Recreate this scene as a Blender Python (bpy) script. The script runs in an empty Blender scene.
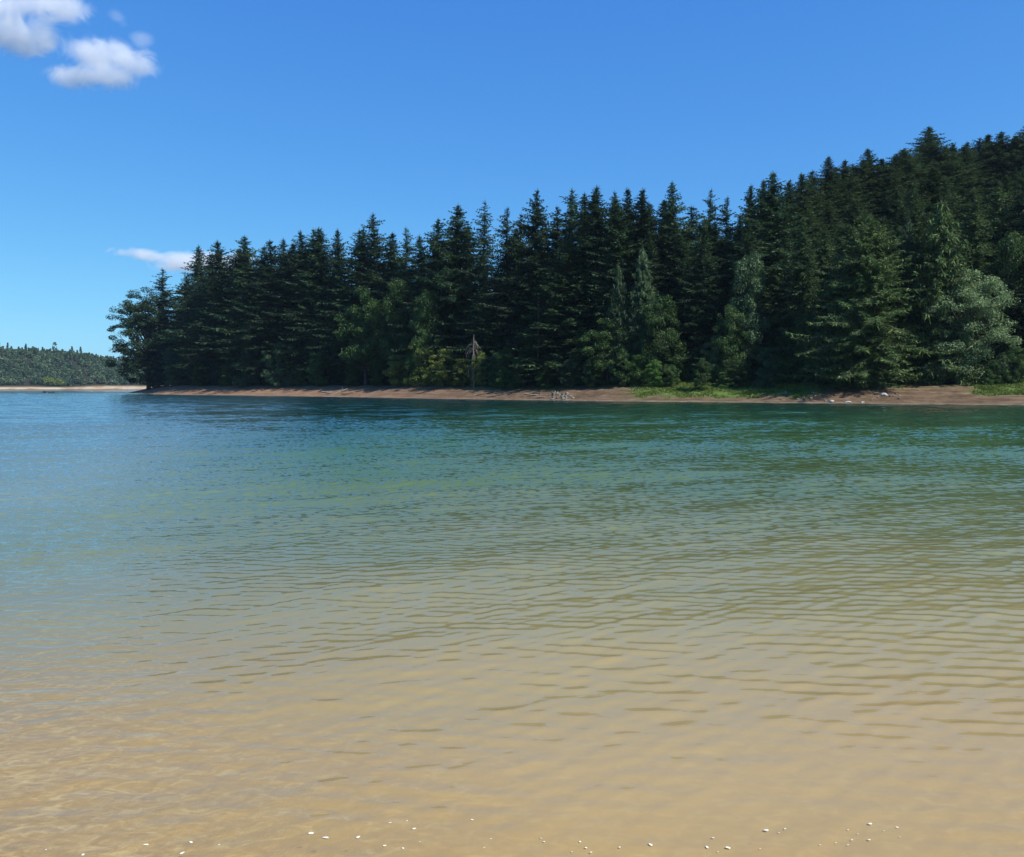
import bpy, bmesh, math, random
import numpy as np
from mathutils import Vector

# ------------------------------------------------------------------ camera, sky, sun, exposure
scene = bpy.context.scene
COL = scene.collection
R = math.radians
W, H = 1024, 857
FPX, HORIZ, CAM_Z = 852.0, 387.0, 2.0
PITCH = math.atan((H / 2 - HORIZ) / FPX)
cam_d = bpy.data.cameras.new('camera'); cam = bpy.data.objects.new('camera', cam_d); COL.objects.link(cam)
cam_d.sensor_width = 36; cam_d.lens = FPX / W * 36
cam_d.clip_start = 0.1; cam_d.clip_end = 30000
cam.location = (0, 0, CAM_Z); cam.rotation_euler = (math.pi / 2 - PITCH, 0, 0)
scene.camera = cam

SUN_EL, SUN_AZ = 49.0, 126.0            # azimuth clockwise from +Y (the view direction)
wd = bpy.data.worlds.new('World'); scene.world = wd; wd.use_nodes = True
wn = wd.node_tree.nodes; wl = wd.node_tree.links
sky = wn.new('ShaderNodeTexSky'); sky.sky_type = 'NISHITA'; sky.sun_disc = False
sky.sun_elevation = R(SUN_EL); sky.sun_rotation = R(SUN_AZ)
sky.altitude = 0; sky.air_density = 0.7; sky.dust_density = 0.5; sky.ozone_density = 5.0
# a phone camera's rendering of a clear summer sky: deeper blue overhead, gentler falloff
sp = wn.new('ShaderNodeSeparateColor'); cb = wn.new('ShaderNodeCombineColor'); wl.new(sky.outputs[0], sp.inputs[0])
for ch, (gain, gam) in enumerate(((.57, 1.0), (1.36, .75), (3.5, .34))):
    pw = wn.new('ShaderNodeMath'); pw.operation = 'POWER'; pw.inputs[1].default_value = gam; wl.new(sp.outputs[ch], pw.inputs[0])
    ml = wn.new('ShaderNodeMath'); ml.operation = 'MULTIPLY'; ml.inputs[1].default_value = gain; wl.new(pw.outputs[0], ml.inputs[0]); wl.new(ml.outputs[0], cb.inputs[ch])
wl.new(cb.outputs[0], wn['Background'].inputs[0]); wn['Background'].inputs[1].default_value = 0.11
sun_d = bpy.data.lights.new('sun', 'SUN'); sun_d.energy = 4.6; sun_d.angle = R(0.5); sun_d.color = (1, .965, .90)
sun = bpy.data.objects.new('sun', sun_d); COL.objects.link(sun)
SUNV = Vector((math.sin(R(SUN_AZ)) * math.cos(R(SUN_EL)), math.cos(R(SUN_AZ)) * math.cos(R(SUN_EL)), math.sin(R(SUN_EL))))
sun.rotation_euler = SUNV.to_track_quat('Z', 'Y').to_euler(); sun.location = (60, 0, 80)
scene.view_settings.view_transform = 'Standard'; scene.view_settings.look = 'None'
scene.view_settings.exposure = 0.42; scene.view_settings.gamma = 1.0
scene.view_settings.use_curve_mapping = False
cy = scene.cycles
cy.max_bounces = 6; cy.diffuse_bounces = 2; cy.glossy_bounces = 3; cy.transmission_bounces = 2
cy.transparent_max_bounces = 6; cy.volume_bounces = 3
cy.volume_step_rate = 0.3; cy.volume_max_steps = 400
cy.use_denoising = True
try: cy.denoiser = 'OPENIMAGEDENOISE'
except Exception: pass
cy.sample_clamp_indirect = 6; cy.caustics_reflective = False; cy.caustics_refractive = False

# ------------------------------------------------------------------ helpers
HAZE = .00006
def tag(o, label=None, cat=None, group=None, kind=None):
    if label: o['label'] = label
    if cat: o['category'] = cat
    if group: o['group'] = group
    if kind: o['kind'] = kind
    return o

def new_mesh(name, V, F, smooth=False):
    """V (n,3) array, F list of arrays of equal-sided faces"""
    me = bpy.data.meshes.new(name)
    V = np.asarray(V, np.float32)
    Fs = [np.asarray(f, np.int32) for f in F if len(f)]
    loops = np.concatenate([f.ravel() for f in Fs])
    tot = np.concatenate([np.full(len(f), f.shape[1], np.int32) for f in Fs])
    start = np.concatenate([[0], np.cumsum(tot)[:-1]]).astype(np.int32)
    me.vertices.add(len(V)); me.vertices.foreach_set('co', V.ravel())
    me.loops.add(len(loops)); me.loops.foreach_set('vertex_index', loops)
    me.polygons.add(len(tot)); me.polygons.foreach_set('loop_start', start); me.polygons.foreach_set('loop_total', tot)
    if smooth: me.polygons.foreach_set('use_smooth', np.ones(len(tot), bool))
    me.update(calc_edges=True)
    return me

def obj(name, me, m=None, parent=None):
    if m is not None and not me.materials: me.materials.append(m)
    o = bpy.data.objects.new(name, me); COL.objects.link(o)
    if parent: o.parent = parent
    return o

def at(px, Y):
    return (px - W / 2) / FPX * Y

def top_z(py, Y):
    """height of a point seen at row py, Y metres out (camera tilted by PITCH)"""
    a = math.atan((H / 2 - py) / FPX) - PITCH
    return CAM_Z + Y * math.tan(a)

def nodes_of(name):
    m = bpy.data.materials.new(name); m.use_nodes = True
    t = m.node_tree; t.nodes.clear()
    out = t.nodes.new('ShaderNodeOutputMaterial')
    return m, t.nodes, t.links, out

def N(nd, kind, **kw):
    n = nd.new(kind)
    for k, v in kw.items(): setattr(n, k, v)
    return n

def ramp(nd, stops, interp='LINEAR'):
    n = nd.new('ShaderNodeValToRGB'); n.color_ramp.interpolation = interp
    e = n.color_ramp.elements
    while len(e) < len(stops): e.new(0.5)
    for i, (p, c) in enumerate(stops):
        e[i].position = p; e[i].color = (c[0], c[1], c[2], 1) if not np.isscalar(c) else (c, c, c, 1)
    return n

# ------------------------------------------------------------------ noise on the CPU
_rs = np.random.RandomState(7)
_perm = _rs.rand(256, 256)
def vnoise(x, y):
    xi = np.floor(x).astype(int); yi = np.floor(y).astype(int)
    fx = x - xi; fy = y - yi; fx = fx * fx * (3 - 2 * fx); fy = fy * fy * (3 - 2 * fy)
    g = lambda a, b: _perm[a % 256, b % 256]
    return (g(xi, yi) * (1 - fx) + g(xi + 1, yi) * fx) * (1 - fy) + (g(xi, yi + 1) * (1 - fx) + g(xi + 1, yi + 1) * fx) * fy
def fbm(x, y, o=4):
    s = 0; a = 1; t = 0
    for i in range(o):
        s = s + a * vnoise(x * 2 ** i + 17.3 * i, y * 2 ** i + 9.1 * i); t += a; a *= .5
    return s / t
def sstep(a, b, x):
    t = np.clip((x - a) / (b - a), 0, 1); return t * t * (3 - 2 * t)

# ------------------------------------------------------------------ terrain
SHORE = [(-138, 305), (-112, 258), (-96, 232), (-84, 221), (-73, 211), (-61, 200), (-47, 187), (-32, 170), (-20.4, 155), (-9, 143.5), (-1.9, 136), (6, 128), (12.6, 122),
         (19, 117), (25.2, 114), (31, 110), (36, 106.5), (41, 103), (45.5, 100), (52, 97), (57, 95), (75, 88), (110, 82), (200, 70), (420, 40)]
BACK = [(420, 700), (150, 520), (60, 340), (0, 300), (-40, 296), (-80, 302), (-108, 310), (-130, 318)]
POLY = np.array(SHORE + BACK, float)
SH_PX = [512 + FPX * x / y for x, y in SHORE]; SH_Y = [y for x, y in SHORE]
def shore_Y(px): return float(np.interp(px, SH_PX, SH_Y))

def sdist(x, y, P=POLY):
    x = np.asarray(x, float); y = np.asarray(y, float)
    best = np.full(x.shape, 1e18); inside = np.zeros(x.shape, bool)
    for i in range(len(P)):
        ax, ay = P[i]; bx, by = P[(i + 1) % len(P)]
        dx, dy = bx - ax, by - ay
        t = np.clip(((x - ax) * dx + (y - ay) * dy) / (dx * dx + dy * dy), 0, 1)
        best = np.minimum(best, (x - ax - t * dx) ** 2 + (y - ay - t * dy) ** 2)
        c = ((ay > y) != (by > y)) & (x < (bx - ax) * (y - ay) / (by - ay + 1e-12) + ax)
        inside ^= c
    d = np.sqrt(best)
    return np.where(inside, d, -d)

FAR = np.array([(-9000, 760), (-1500, 800), (-600, 850), (-480, 872), (-300, 884), (-150, 900), (0, 930), (600, 1000), (3000, 1500), (9000, 1700), (9000, 9000), (-9000, 9000)], float)

def height(x, y):
    x = np.asarray(x, float); y = np.asarray(y, float)
    d = sdist(x, y) + (fbm(x / 9, y / 9) - .5) * 2.4 + (fbm(x / 2.3 + 40, y / 2.3) - .5) * .9
    # lake bed falling away from the near beach
    yy = y + (fbm(x / 6 + 3, y / 6) - .5) * 1.2
    bed = np.interp(yy, [-60, -12, -2, 1.6, 2.6, 4, 8, 15, 40, 120], [6, 2.4, .75, .12, -.05, -.10, -.28, -.8, -3, -8])
    bed = bed + (fbm(x / .9, y / .9) - .5) * .02
    # peninsula
    bank = np.interp(d, [-30, -3, 0, 2, 5, 8.5, 11, 30, 90], [-8, -.7, -.02, .42, 1.15, 1.95, 2.35, 3.4, 6])
    bank = bank + sstep(1, 4, d) * (fbm(x / 1.6, y / 1.6 + 50) - .5) * .35 + sstep(10, 20, d) * (fbm(x / 12, y / 12) - .5) * 2
    hill = sstep(10, 95, d) * 30 * sstep(8, 85, x + (y - 110) * .25) + sstep(80, 260, d) * 14 * sstep(20, 120, x)
    pen = bank + hill
    # far shore and the low wooded hill behind it
    df = sdist(x, y, FAR) + (fbm(x / 60, y / 60) - .5) * 14
    fh = np.interp(df, [-80, 0, 6, 12, 40, 120, 900, 3000], [-9, -.02, 1.0, 1.9, 11, 38, 43, 60])
    pxl = 512 + FPX * x / np.maximum(y, 1)
    fh = np.where(df > 12, 3 + (fh - 3) * (.38 + .62 * sstep(230, 30, pxl)) * (.84 + .3 * fbm(x / 90, y / 90)), fh)
    out = np.maximum(np.where(d > -30, pen, -8), np.where(df > -80, fh, -9))
    return np.where(y < 60, np.maximum(bed, np.where(d > -30, pen, -9)), np.maximum(out, np.minimum(bed, -8)))

def ground(x, y): return float(height(np.array([x]), np.array([y]))[0])

def axis(segs):
    a = [segs[0][0]]
    for lo, hi, st in segs:
        n = max(1, int(round((hi - lo) / st))); a += list(np.linspace(lo, hi, n + 1)[1:])
    return np.array(a)
gx = axis([(-9000, -1500, 1500), (-1500, -700, 100), (-700, -160, 14), (-160, -20, 1.1), (-20, 70, .7), (70, 130, 1.6), (130, 420, 12), (420, 1500, 120), (1500, 9000, 1500)])
gy = axis([(-400, -20, 60), (-20, 1, 1.0), (1, 16, .4), (16, 78, 4), (78, 180, .8), (180, 330, 1.3), (330, 560, 12), (560, 800, 40), (800, 930, 4), (930, 1500, 25), (1500, 9000, 900)])
GX, GY = np.meshgrid(gx, gy)
GZ = height(GX, GY)
ny, nx = GX.shape
idx = np.arange(nx * ny).reshape(ny, nx)
quads = np.stack([idx[:-1, :-1], idx[:-1, 1:], idx[1:, 1:], idx[1:, :-1]], -1).reshape(-1, 4)
me = new_mesh('ground', np.stack([GX, GY, GZ], -1).reshape(-1, 3), [quads], True)
# how grassy each spot of ground is
D = sdist(GX, GY)
PXG = 512 + FPX * GX / np.maximum(GY, 1)
def grassy(px, d, x, y):
    n = fbm(x / 3.1 + 5, y / 3.1, 3)
    e1 = sstep(615, 655, px) * sstep(838, 800, px) * sstep(2.2, 5, d + (n - .5) * 5)       # mid-bank lawn strip
    e2 = sstep(960, 990, px) * sstep(3.6, 5.6, d + (n - .5) * 2.5)                            # bright grass at the right
    e3 = .35 * sstep(455, 480, px) * sstep(640, 600, px) * sstep(5.5, 9, d + (n - .5) * 6)
    e4 = .25 * sstep(7, 12, d)
    return np.clip(np.maximum(np.maximum(e1, e2), np.maximum(e3, e4)), 0, 1)
G = np.where(GY < 700, grassy(PXG, D, GX, GY), sstep(8, 22, sdist(GX, GY, FAR)))
ga = me.attributes.new('grass', 'FLOAT', 'POINT'); ga.data.foreach_set('value', G.ravel().astype(np.float32))

DF = np.where(GY < 700, sstep(10, 14, D), sstep(10, 20, sdist(GX, GY, FAR))); da = me.attributes.new('duff', 'FLOAT', 'POINT'); da.data.foreach_set('value', DF.ravel().astype(np.float32))
m, nd, lk, out = nodes_of('ground_soil')
tc = N(nd, 'ShaderNodeNewGeometry'); sep = N(nd, 'ShaderNodeSeparateXYZ'); lk.new(tc.outputs['Position'], sep.inputs[0])
n1 = N(nd, 'ShaderNodeTexNoise'); n1.inputs['Scale'].default_value = .9; n1.inputs['Detail'].default_value = 8; n1.inputs['Roughness'].default_value = .65
lk.new(tc.outputs['Position'], n1.inputs['Vector'])
mp = N(nd, 'ShaderNodeMapping'); mp.inputs['Scale'].default_value = (.12, .12, 3.5); lk.new(tc.outputs['Position'], mp.inputs[0])
n2 = N(nd, 'ShaderNodeTexNoise'); n2.inputs['Scale'].default_value = 1.6; n2.inputs['Detail'].default_value = 5; lk.new(mp.outputs[0], n2.inputs['Vector'])
soil = ramp(nd, [(.3, (.050, .030, .017)), (.46, (.10, .064, .037)), (.58, (.16, .107, .064)), (.72, (.25, .177, .112))])
ad = N(nd, 'ShaderNodeMath', operation='ADD'); lk.new(n1.outputs[0], ad.inputs[0]); lk.new(n2.outputs[0], ad.inputs[1])
hf = N(nd, 'ShaderNodeMath', operation='MULTIPLY'); hf.inputs[1].default_value = .5; lk.new(ad.outputs[0], hf.inputs[0]); lk.new(hf.outputs[0], soil.inputs[0])
# sand under water and on the near beach, caustic light painted in as mottling
n3 = N(nd, 'ShaderNodeTexNoise'); n3.inputs['Scale'].default_value = 13; n3.inputs['Detail'].default_value = 7; n3.inputs['Distortion'].default_value = 1.2
mp3 = N(nd, 'ShaderNodeMapping'); mp3.inputs['Scale'].default_value = (.6, 1, 1); mp3.inputs['Rotation'].default_value = (0, 0, R(-22)); lk.new(tc.outputs['Position'], mp3.inputs[0]); lk.new(mp3.outputs[0], n3.inputs['Vector'])
sand = ramp(nd, [(.32, (.24, .14, .05)), (.47, (.40, .26, .095)), (.56, (.52, .37, .15)), (.68, (.80, .66, .36))]); lk.new(n3.outputs[0], sand.inputs[0])
isn = N(nd, 'ShaderNodeMath', operation='LESS_THAN'); isn.inputs[1].default_value = 60; lk.new(sep.outputs[1], isn.inputs[0])
isf = N(nd, 'ShaderNodeMath', operation='GREATER_THAN'); isf.inputs[1].default_value = 700; lk.new(sep.outputs[1], isf.inputs[0])
mx1 = N(nd, 'ShaderNodeMix', data_type='RGBA'); lk.new(isn.outputs[0], mx1.inputs[0]); lk.new(soil.outputs[0], mx1.inputs[6]); lk.new(sand.outputs[0], mx1.inputs[7])
farc = ramp(nd, [(.3, (.30, .15, .07)), (.45, (.40, .26, .15)), (.6, (.50, .40, .28))])
n4 = N(nd, 'ShaderNodeTexNoise'); n4.inputs['Scale'].default_value = .06; n4.inputs['Detail'].default_value = 4; lk.new(tc.outputs['Position'], n4.inputs['Vector']); lk.new(n4.outputs[0], farc.inputs[0])
mx2 = N(nd, 'ShaderNodeMix', data_type='RGBA'); lk.new(isf.outputs[0], mx2.inputs[0]); lk.new(mx1.outputs[2], mx2.inputs[6]); lk.new(farc.outputs[0], mx2.inputs[7])
clx = N(nd, 'ShaderNodeMapRange'); clx.inputs[1].default_value = 5; clx.inputs[2].default_value = -45; clx.inputs[4].default_value = .75; lk.new(sep.outputs[0], clx.inputs[0])  # soil redder towards the left, and lightened to offset the tree shade there
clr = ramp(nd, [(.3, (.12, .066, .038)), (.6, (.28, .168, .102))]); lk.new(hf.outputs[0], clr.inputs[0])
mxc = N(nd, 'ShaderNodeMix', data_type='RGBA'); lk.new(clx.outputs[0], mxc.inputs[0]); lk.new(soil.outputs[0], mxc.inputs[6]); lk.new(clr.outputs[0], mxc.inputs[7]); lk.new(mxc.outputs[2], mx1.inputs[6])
# paler damp strand line just above the water
sl = N(nd, 'ShaderNodeMapRange'); sl.inputs[1].default_value = .16; sl.inputs[2].default_value = .03; lk.new(sep.outputs[2], sl.inputs[0])
mxs = N(nd, 'ShaderNodeMix', data_type='RGBA'); slm = N(nd, 'ShaderNodeMath', operation='MULTIPLY'); slm.inputs[1].default_value = .3
lk.new(sl.outputs[0], slm.inputs[0]); lk.new(slm.outputs[0], mxs.inputs[0]); lk.new(mx2.outputs[2], mxs.inputs[6]); mxs.inputs[7].default_value = (.33, .30, .22, 1)
at_ = N(nd, 'ShaderNodeAttribute', attribute_name='grass')
gr = ramp(nd, [(.35, (.05, .085, .018)), (.6, (.10, .16, .03)), (.75, (.17, .19, .06))]); lk.new(n1.outputs[0], gr.inputs[0])
mx3 = N(nd, 'ShaderNodeMix', data_type='RGBA'); lk.new(at_.outputs['Fac'], mx3.inputs[0]); lk.new(mxs.outputs[2], mx3.inputs[6]); lk.new(gr.outputs[0], mx3.inputs[7])
at2 = N(nd, 'ShaderNodeAttribute', attribute_name='duff'); mx4 = N(nd, 'ShaderNodeMix', data_type='RGBA'); lk.new(at2.outputs['Fac'], mx4.inputs[0]); lk.new(mx3.outputs[2], mx4.inputs[6]); mx4.inputs[7].default_value = (.030, .024, .015, 1)
bs = N(nd, 'ShaderNodeBsdfPrincipled'); bs.inputs['Roughness'].default_value = .9; bs.inputs['Specular IOR Level'].default_value = .15
lk.new(mx4.outputs[2], bs.inputs['Base Color'])
bm_ = N(nd, 'ShaderNodeBump'); bm_.inputs['Strength'].default_value = .6; bm_.inputs['Distance'].default_value = .25; lk.new(n1.outputs[0], bm_.inputs['Height']); lk.new(bm_.outputs[0], bs.inputs['Normal'])
lk.new(bs.outputs[0], out.inputs[0])
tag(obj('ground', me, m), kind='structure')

# ------------------------------------------------------------------ lake water: a real rippled surface
def build_water():
    rs = np.random.RandomState(21)
    rows = list(np.geomspace(6.0, 340, 2300) - 5.0)
    rows = [r for r in rows] + [420, 560, 760, 1000, 1800]
    rows = np.array([-4, -2, 0] + rows)
    uc = np.linspace(-.70, .70, 880)
    ue = .70 * np.geomspace(1.03, 60, 34)
    u = np.concatenate([-ue[::-1], uc, ue])
    Y = np.repeat(rows[:, None], len(u), 1)
    X = u[None, :] * (np.maximum(Y, 0) + 5.0)
    dyr = np.gradient(rows)[:, None]
    Z = np.zeros_like(X); DX = np.zeros_like(X); DY = np.zeros_like(X)
    n = 78
    lam = np.exp(rs.uniform(math.log(.08), math.log(1.0), n)); lam[-9:] = rs.uniform(1.1, 3.2, 9); lam[-19:-9] = rs.uniform(.48, .95, 10)
    ang = R(19) + rs.normal(0, R(27), n)
    wgt = lam ** -.12 * np.exp(-((np.log(lam) - math.log(.20)) / .75) ** 2)
    wgt *= .156 / math.sqrt((wgt ** 2).sum() / 2); wgt[-9:] = .015; ang[-9:] = R(30) + rs.normal(0, R(9), 9); wgt[-19:-9] = .016; ang[-19:-9] = R(21) + rs.normal(0, R(17), 10)               # rms slope
    ph = rs.uniform(0, 2 * math.pi, n)
    X32 = X.astype(np.float32); Y32 = Y.astype(np.float32)
    # patches of calmer and rougher water, calm towards the beach
    env = .15 + 1.7 * fbm(X / 7.5 + 11 + Y / 22, Y / 3.6 - X / 9, 3)
    env *= np.interp(Y, [0, 3, 5, 9, 16, 30, 300], [.14, .24, .44, .78, 1.15, 1.4, 1.3]) * (1 - .1 * sstep(-.15, -.55, X / (Y + .01)) * sstep(14, 5, Y))
    for i in range(n):
        k = 2 * math.pi / lam[i]; a = wgt[i] / k
        # short waves drop out where the mesh is too coarse to carry them (the bump goes on with them)
        fade = sstep(1.3, 3.0, lam[i] / dyr)
        kx, ky = -math.sin(ang[i]), math.cos(ang[i])
        arg = (k * (kx * X32 + ky * Y32) + ph[i])
        s = np.sin(arg); c = np.cos(arg)
        Z += a * fade * c; DX -= .8 * a * fade * kx * s; DY -= .8 * a * fade * ky * s
    far = sstep(330, 230, Y)
    env = env * far
    V = np.stack([X + DX * env, Y + DY * env, Z * env], -1).reshape(-1, 3)
    r, c = X.shape; ii = np.arange(r * c).reshape(r, c)
    q = np.stack([ii[:-1, :-1], ii[:-1, 1:], ii[1:, 1:], ii[1:, :-1]], -1).reshape(-1, 4)
    return new_mesh('lake_water', V, [q], True)

m, nd, lk, out = nodes_of('lake_water')
geo = N(nd, 'ShaderNodeNewGeometry'); sep = N(nd, 'ShaderNodeSeparateXYZ'); lk.new(geo.outputs['Position'], sep.inputs[0])
# ripple bump, finer than the mesh
def rip(sx, sy, sc, det, rot):
    mp = N(nd, 'ShaderNodeMapping'); mp.inputs['Scale'].default_value = (sx, sy, 1); mp.inputs['Rotation'].default_value = (0, 0, R(rot)); lk.new(geo.outputs['Position'], mp.inputs[0])
    n = N(nd, 'ShaderNodeTexNoise'); n.inputs['Scale'].default_value = sc; n.inputs['Detail'].default_value = det; n.inputs['Roughness'].default_value = .5; lk.new(mp.outputs[0], n.inputs['Vector'])
    return n.outputs[0]
ra = rip(.4, 1, 8.0, 2.5, -20)
rb = rip(.4, 1, 3.2, 3, -10)
fr = N(nd, 'ShaderNodeMapRange'); fr.inputs[1].default_value = 35; fr.inputs[2].default_value = 120; fr.inputs[3].default_value = 0; fr.inputs[4].default_value = .040; lk.new(sep.outputs[1], fr.inputs[0])
nr = N(nd, 'ShaderNodeMapRange'); nr.inputs[1].default_value = 2; nr.inputs[2].default_value = 14; nr.inputs[3].default_value = .0018; nr.inputs[4].default_value = .012; lk.new(sep.outputs[1], nr.inputs[0])
m1 = N(nd, 'ShaderNodeMath', operation='MULTIPLY'); lk.new(ra, m1.inputs[0]); lk.new(nr.outputs[0], m1.inputs[1])
m2 = N(nd, 'ShaderNodeMath', operation='MULTIPLY_ADD'); lk.new(rb, m2.inputs[0]); lk.new(fr.outputs[0], m2.inputs[1]); lk.new(m1.outputs[0], m2.inputs[2])
bp = N(nd, 'ShaderNodeBump'); bp.inputs['Strength'].default_value = 1; bp.inputs['Distance'].default_value = 1; lk.new(m2.outputs[0], bp.inputs['Height'])
# the water's own colour: silty over the shallows, green where it is deep; sky reflection painted in at left
nn = N(nd, 'ShaderNodeTexNoise'); nn.inputs['Scale'].default_value = .35; nn.inputs['Detail'].default_value = 4
mpn = N(nd, 'ShaderNodeMapping'); mpn.inputs['Scale'].default_value = (.5, 1, 1); lk.new(geo.outputs['Position'], mpn.inputs[0]); lk.new(mpn.outputs[0], nn.inputs['Vector'])
lg = N(nd, 'ShaderNodeMath', operation='LOGARITHM'); lg.inputs[1].default_value = 10
mxy = N(nd, 'ShaderNodeMath', operation='MAXIMUM'); mxy.inputs[1].default_value = 1; lk.new(sep.outputs[1], mxy.inputs[0]); lk.new(mxy.outputs[0], lg.inputs[0])
nsc = N(nd, 'ShaderNodeMath', operation='MULTIPLY_ADD'); nsc.inputs[1].default_value = .22; nsc.inputs[2].default_value = -.11; lk.new(nn.outputs[0], nsc.inputs[0])
ads = N(nd, 'ShaderNodeMath', operation='ADD'); lk.new(lg.outputs[0], ads.inputs[0]); lk.new(nsc.outputs[0], ads.inputs[1])
mr = N(nd, 'ShaderNodeMapRange'); mr.inputs[1].default_value = 0; mr.inputs[2].default_value = 2.5; wx = N(nd, 'ShaderNodeMapRange'); wx.inputs[1].default_value = 0; wx.inputs[2].default_value = -9; wx.inputs[3].default_value = 0; wx.inputs[4].default_value = .22; lk.new(sep.outputs[0], wx.inputs[0])
wy = N(nd, 'ShaderNodeMapRange'); wy.inputs[1].default_value = 4.5; wy.inputs[2].default_value = 10; lk.new(sep.outputs[1], wy.inputs[0])
wxy = N(nd, 'ShaderNodeMath', operation='MULTIPLY_ADD'); lk.new(wx.outputs[0], wxy.inputs[0]); lk.new(wy.outputs[0], wxy.inputs[1]); lk.new(ads.outputs[0], wxy.inputs[2])
lk.new(wxy.outputs[0], mr.inputs[0])
def L(y): return math.log10(y) / 2.5
bodyc = ramp(nd, [(L(2.5), (.48, .315, .11)), (L(4.5), (.44, .315, .135)), (L(7), (.295, .25, .11)), (L(11), (.155, .165, .074)), (L(18), (.082, .125, .052)), (L(32), (.048, .108, .042)), (L(55), (.028, .085, .045)), (L(100), (.008, .042, .032)), (L(250), (.008, .045, .06))])
lk.new(mr.outputs[0], bodyc.inputs[0])
dif = N(nd, 'ShaderNodeBsdfDiffuse'); lfx = N(nd, 'ShaderNodeMath', operation='MULTIPLY_ADD'); lfx.inputs[1].default_value = .24; lk.new(sep.outputs[1], lfx.inputs[0]); lk.new(sep.outputs[0], lfx.inputs[2])
lf = N(nd, 'ShaderNodeMapRange'); lf.inputs[1].default_value = 1; lf.inputs[2].default_value = -5; lf.inputs[3].default_value = 0; lf.inputs[4].default_value = .9; lk.new(lfx.outputs[0], lf.inputs[0])
lfy = N(nd, 'ShaderNodeMapRange'); lfy.inputs[1].default_value = 6; lfy.inputs[2].default_value = 15; lk.new(sep.outputs[1], lfy.inputs[0])
lfm = N(nd, 'ShaderNodeMath', operation='MULTIPLY'); lk.new(lf.outputs[0], lfm.inputs[0]); lk.new(lfy.outputs[0], lfm.inputs[1])
left_sky_c = ramp(nd, [(L(7), (.24, .25, .19)), (L(18), (.16, .215, .185)), (L(60), (.10, .17, .165)), (L(250), (.04, .10, .12))]); lk.new(mr.outputs[0], left_sky_c.inputs[0])  # bluer open water at left, the sky's reflection mixed into its colour
mxo = N(nd, 'ShaderNodeMix', data_type='RGBA'); lk.new(lfm.outputs[0], mxo.inputs[0]); lk.new(bodyc.outputs[0], mxo.inputs[6]); lk.new(left_sky_c.outputs[0], mxo.inputs[7])
lk.new(mxo.outputs[2], dif.inputs[0])
trn = N(nd, 'ShaderNodeBsdfTransparent'); trn.inputs[0].default_value = (.97, .93, .8, 1)
clear = ramp(nd, [(L(2), (.5,) * 3), (L(4.5), (.28,) * 3), (L(8), (.08,) * 3), (L(12), (0,) * 3)]); lk.new(mr.outputs[0], clear.inputs[0])
body = N(nd, 'ShaderNodeMixShader'); lx = N(nd, 'ShaderNodeMapRange'); lx.inputs[1].default_value = .3; lx.inputs[2].default_value = -3.2; lx.inputs[3].default_value = 1; lx.inputs[4].default_value = 2.2; lk.new(sep.outputs[0], lx.inputs[0])
cm = N(nd, 'ShaderNodeMath', operation='MULTIPLY', use_clamp=True); lk.new(clear.outputs[0], cm.inputs[0]); lk.new(lx.outputs[0], cm.inputs[1]); lk.new(cm.outputs[0], body.inputs[0]); lk.new(dif.outputs[0], body.inputs[1]); lk.new(trn.outputs[0], body.inputs[2])
gl = N(nd, 'ShaderNodeBsdfGlossy'); gl.inputs['Roughness'].default_value = .006; lk.new(bp.outputs[0], gl.inputs['Normal'])
fn = N(nd, 'ShaderNodeFresnel'); fn.inputs[0].default_value = 1.42; lk.new(bp.outputs[0], fn.inputs['Normal'])
bf = N(nd, 'ShaderNodeMix', data_type='FLOAT'); lk.new(geo.outputs['Backfacing'], bf.inputs[0]); lk.new(fn.outputs[0], bf.inputs[2]); bf.inputs[3].default_value = .03
mix = N(nd, 'ShaderNodeMixShader'); lk.new(bf.outputs[0], mix.inputs[0]); lk.new(body.outputs[0], mix.inputs[1]); lk.new(gl.outputs[0], mix.inputs[2])
lk.new(mix.outputs[0], out.inputs[0])
tag(obj('lake_water', build_water(), m), kind='structure')

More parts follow.
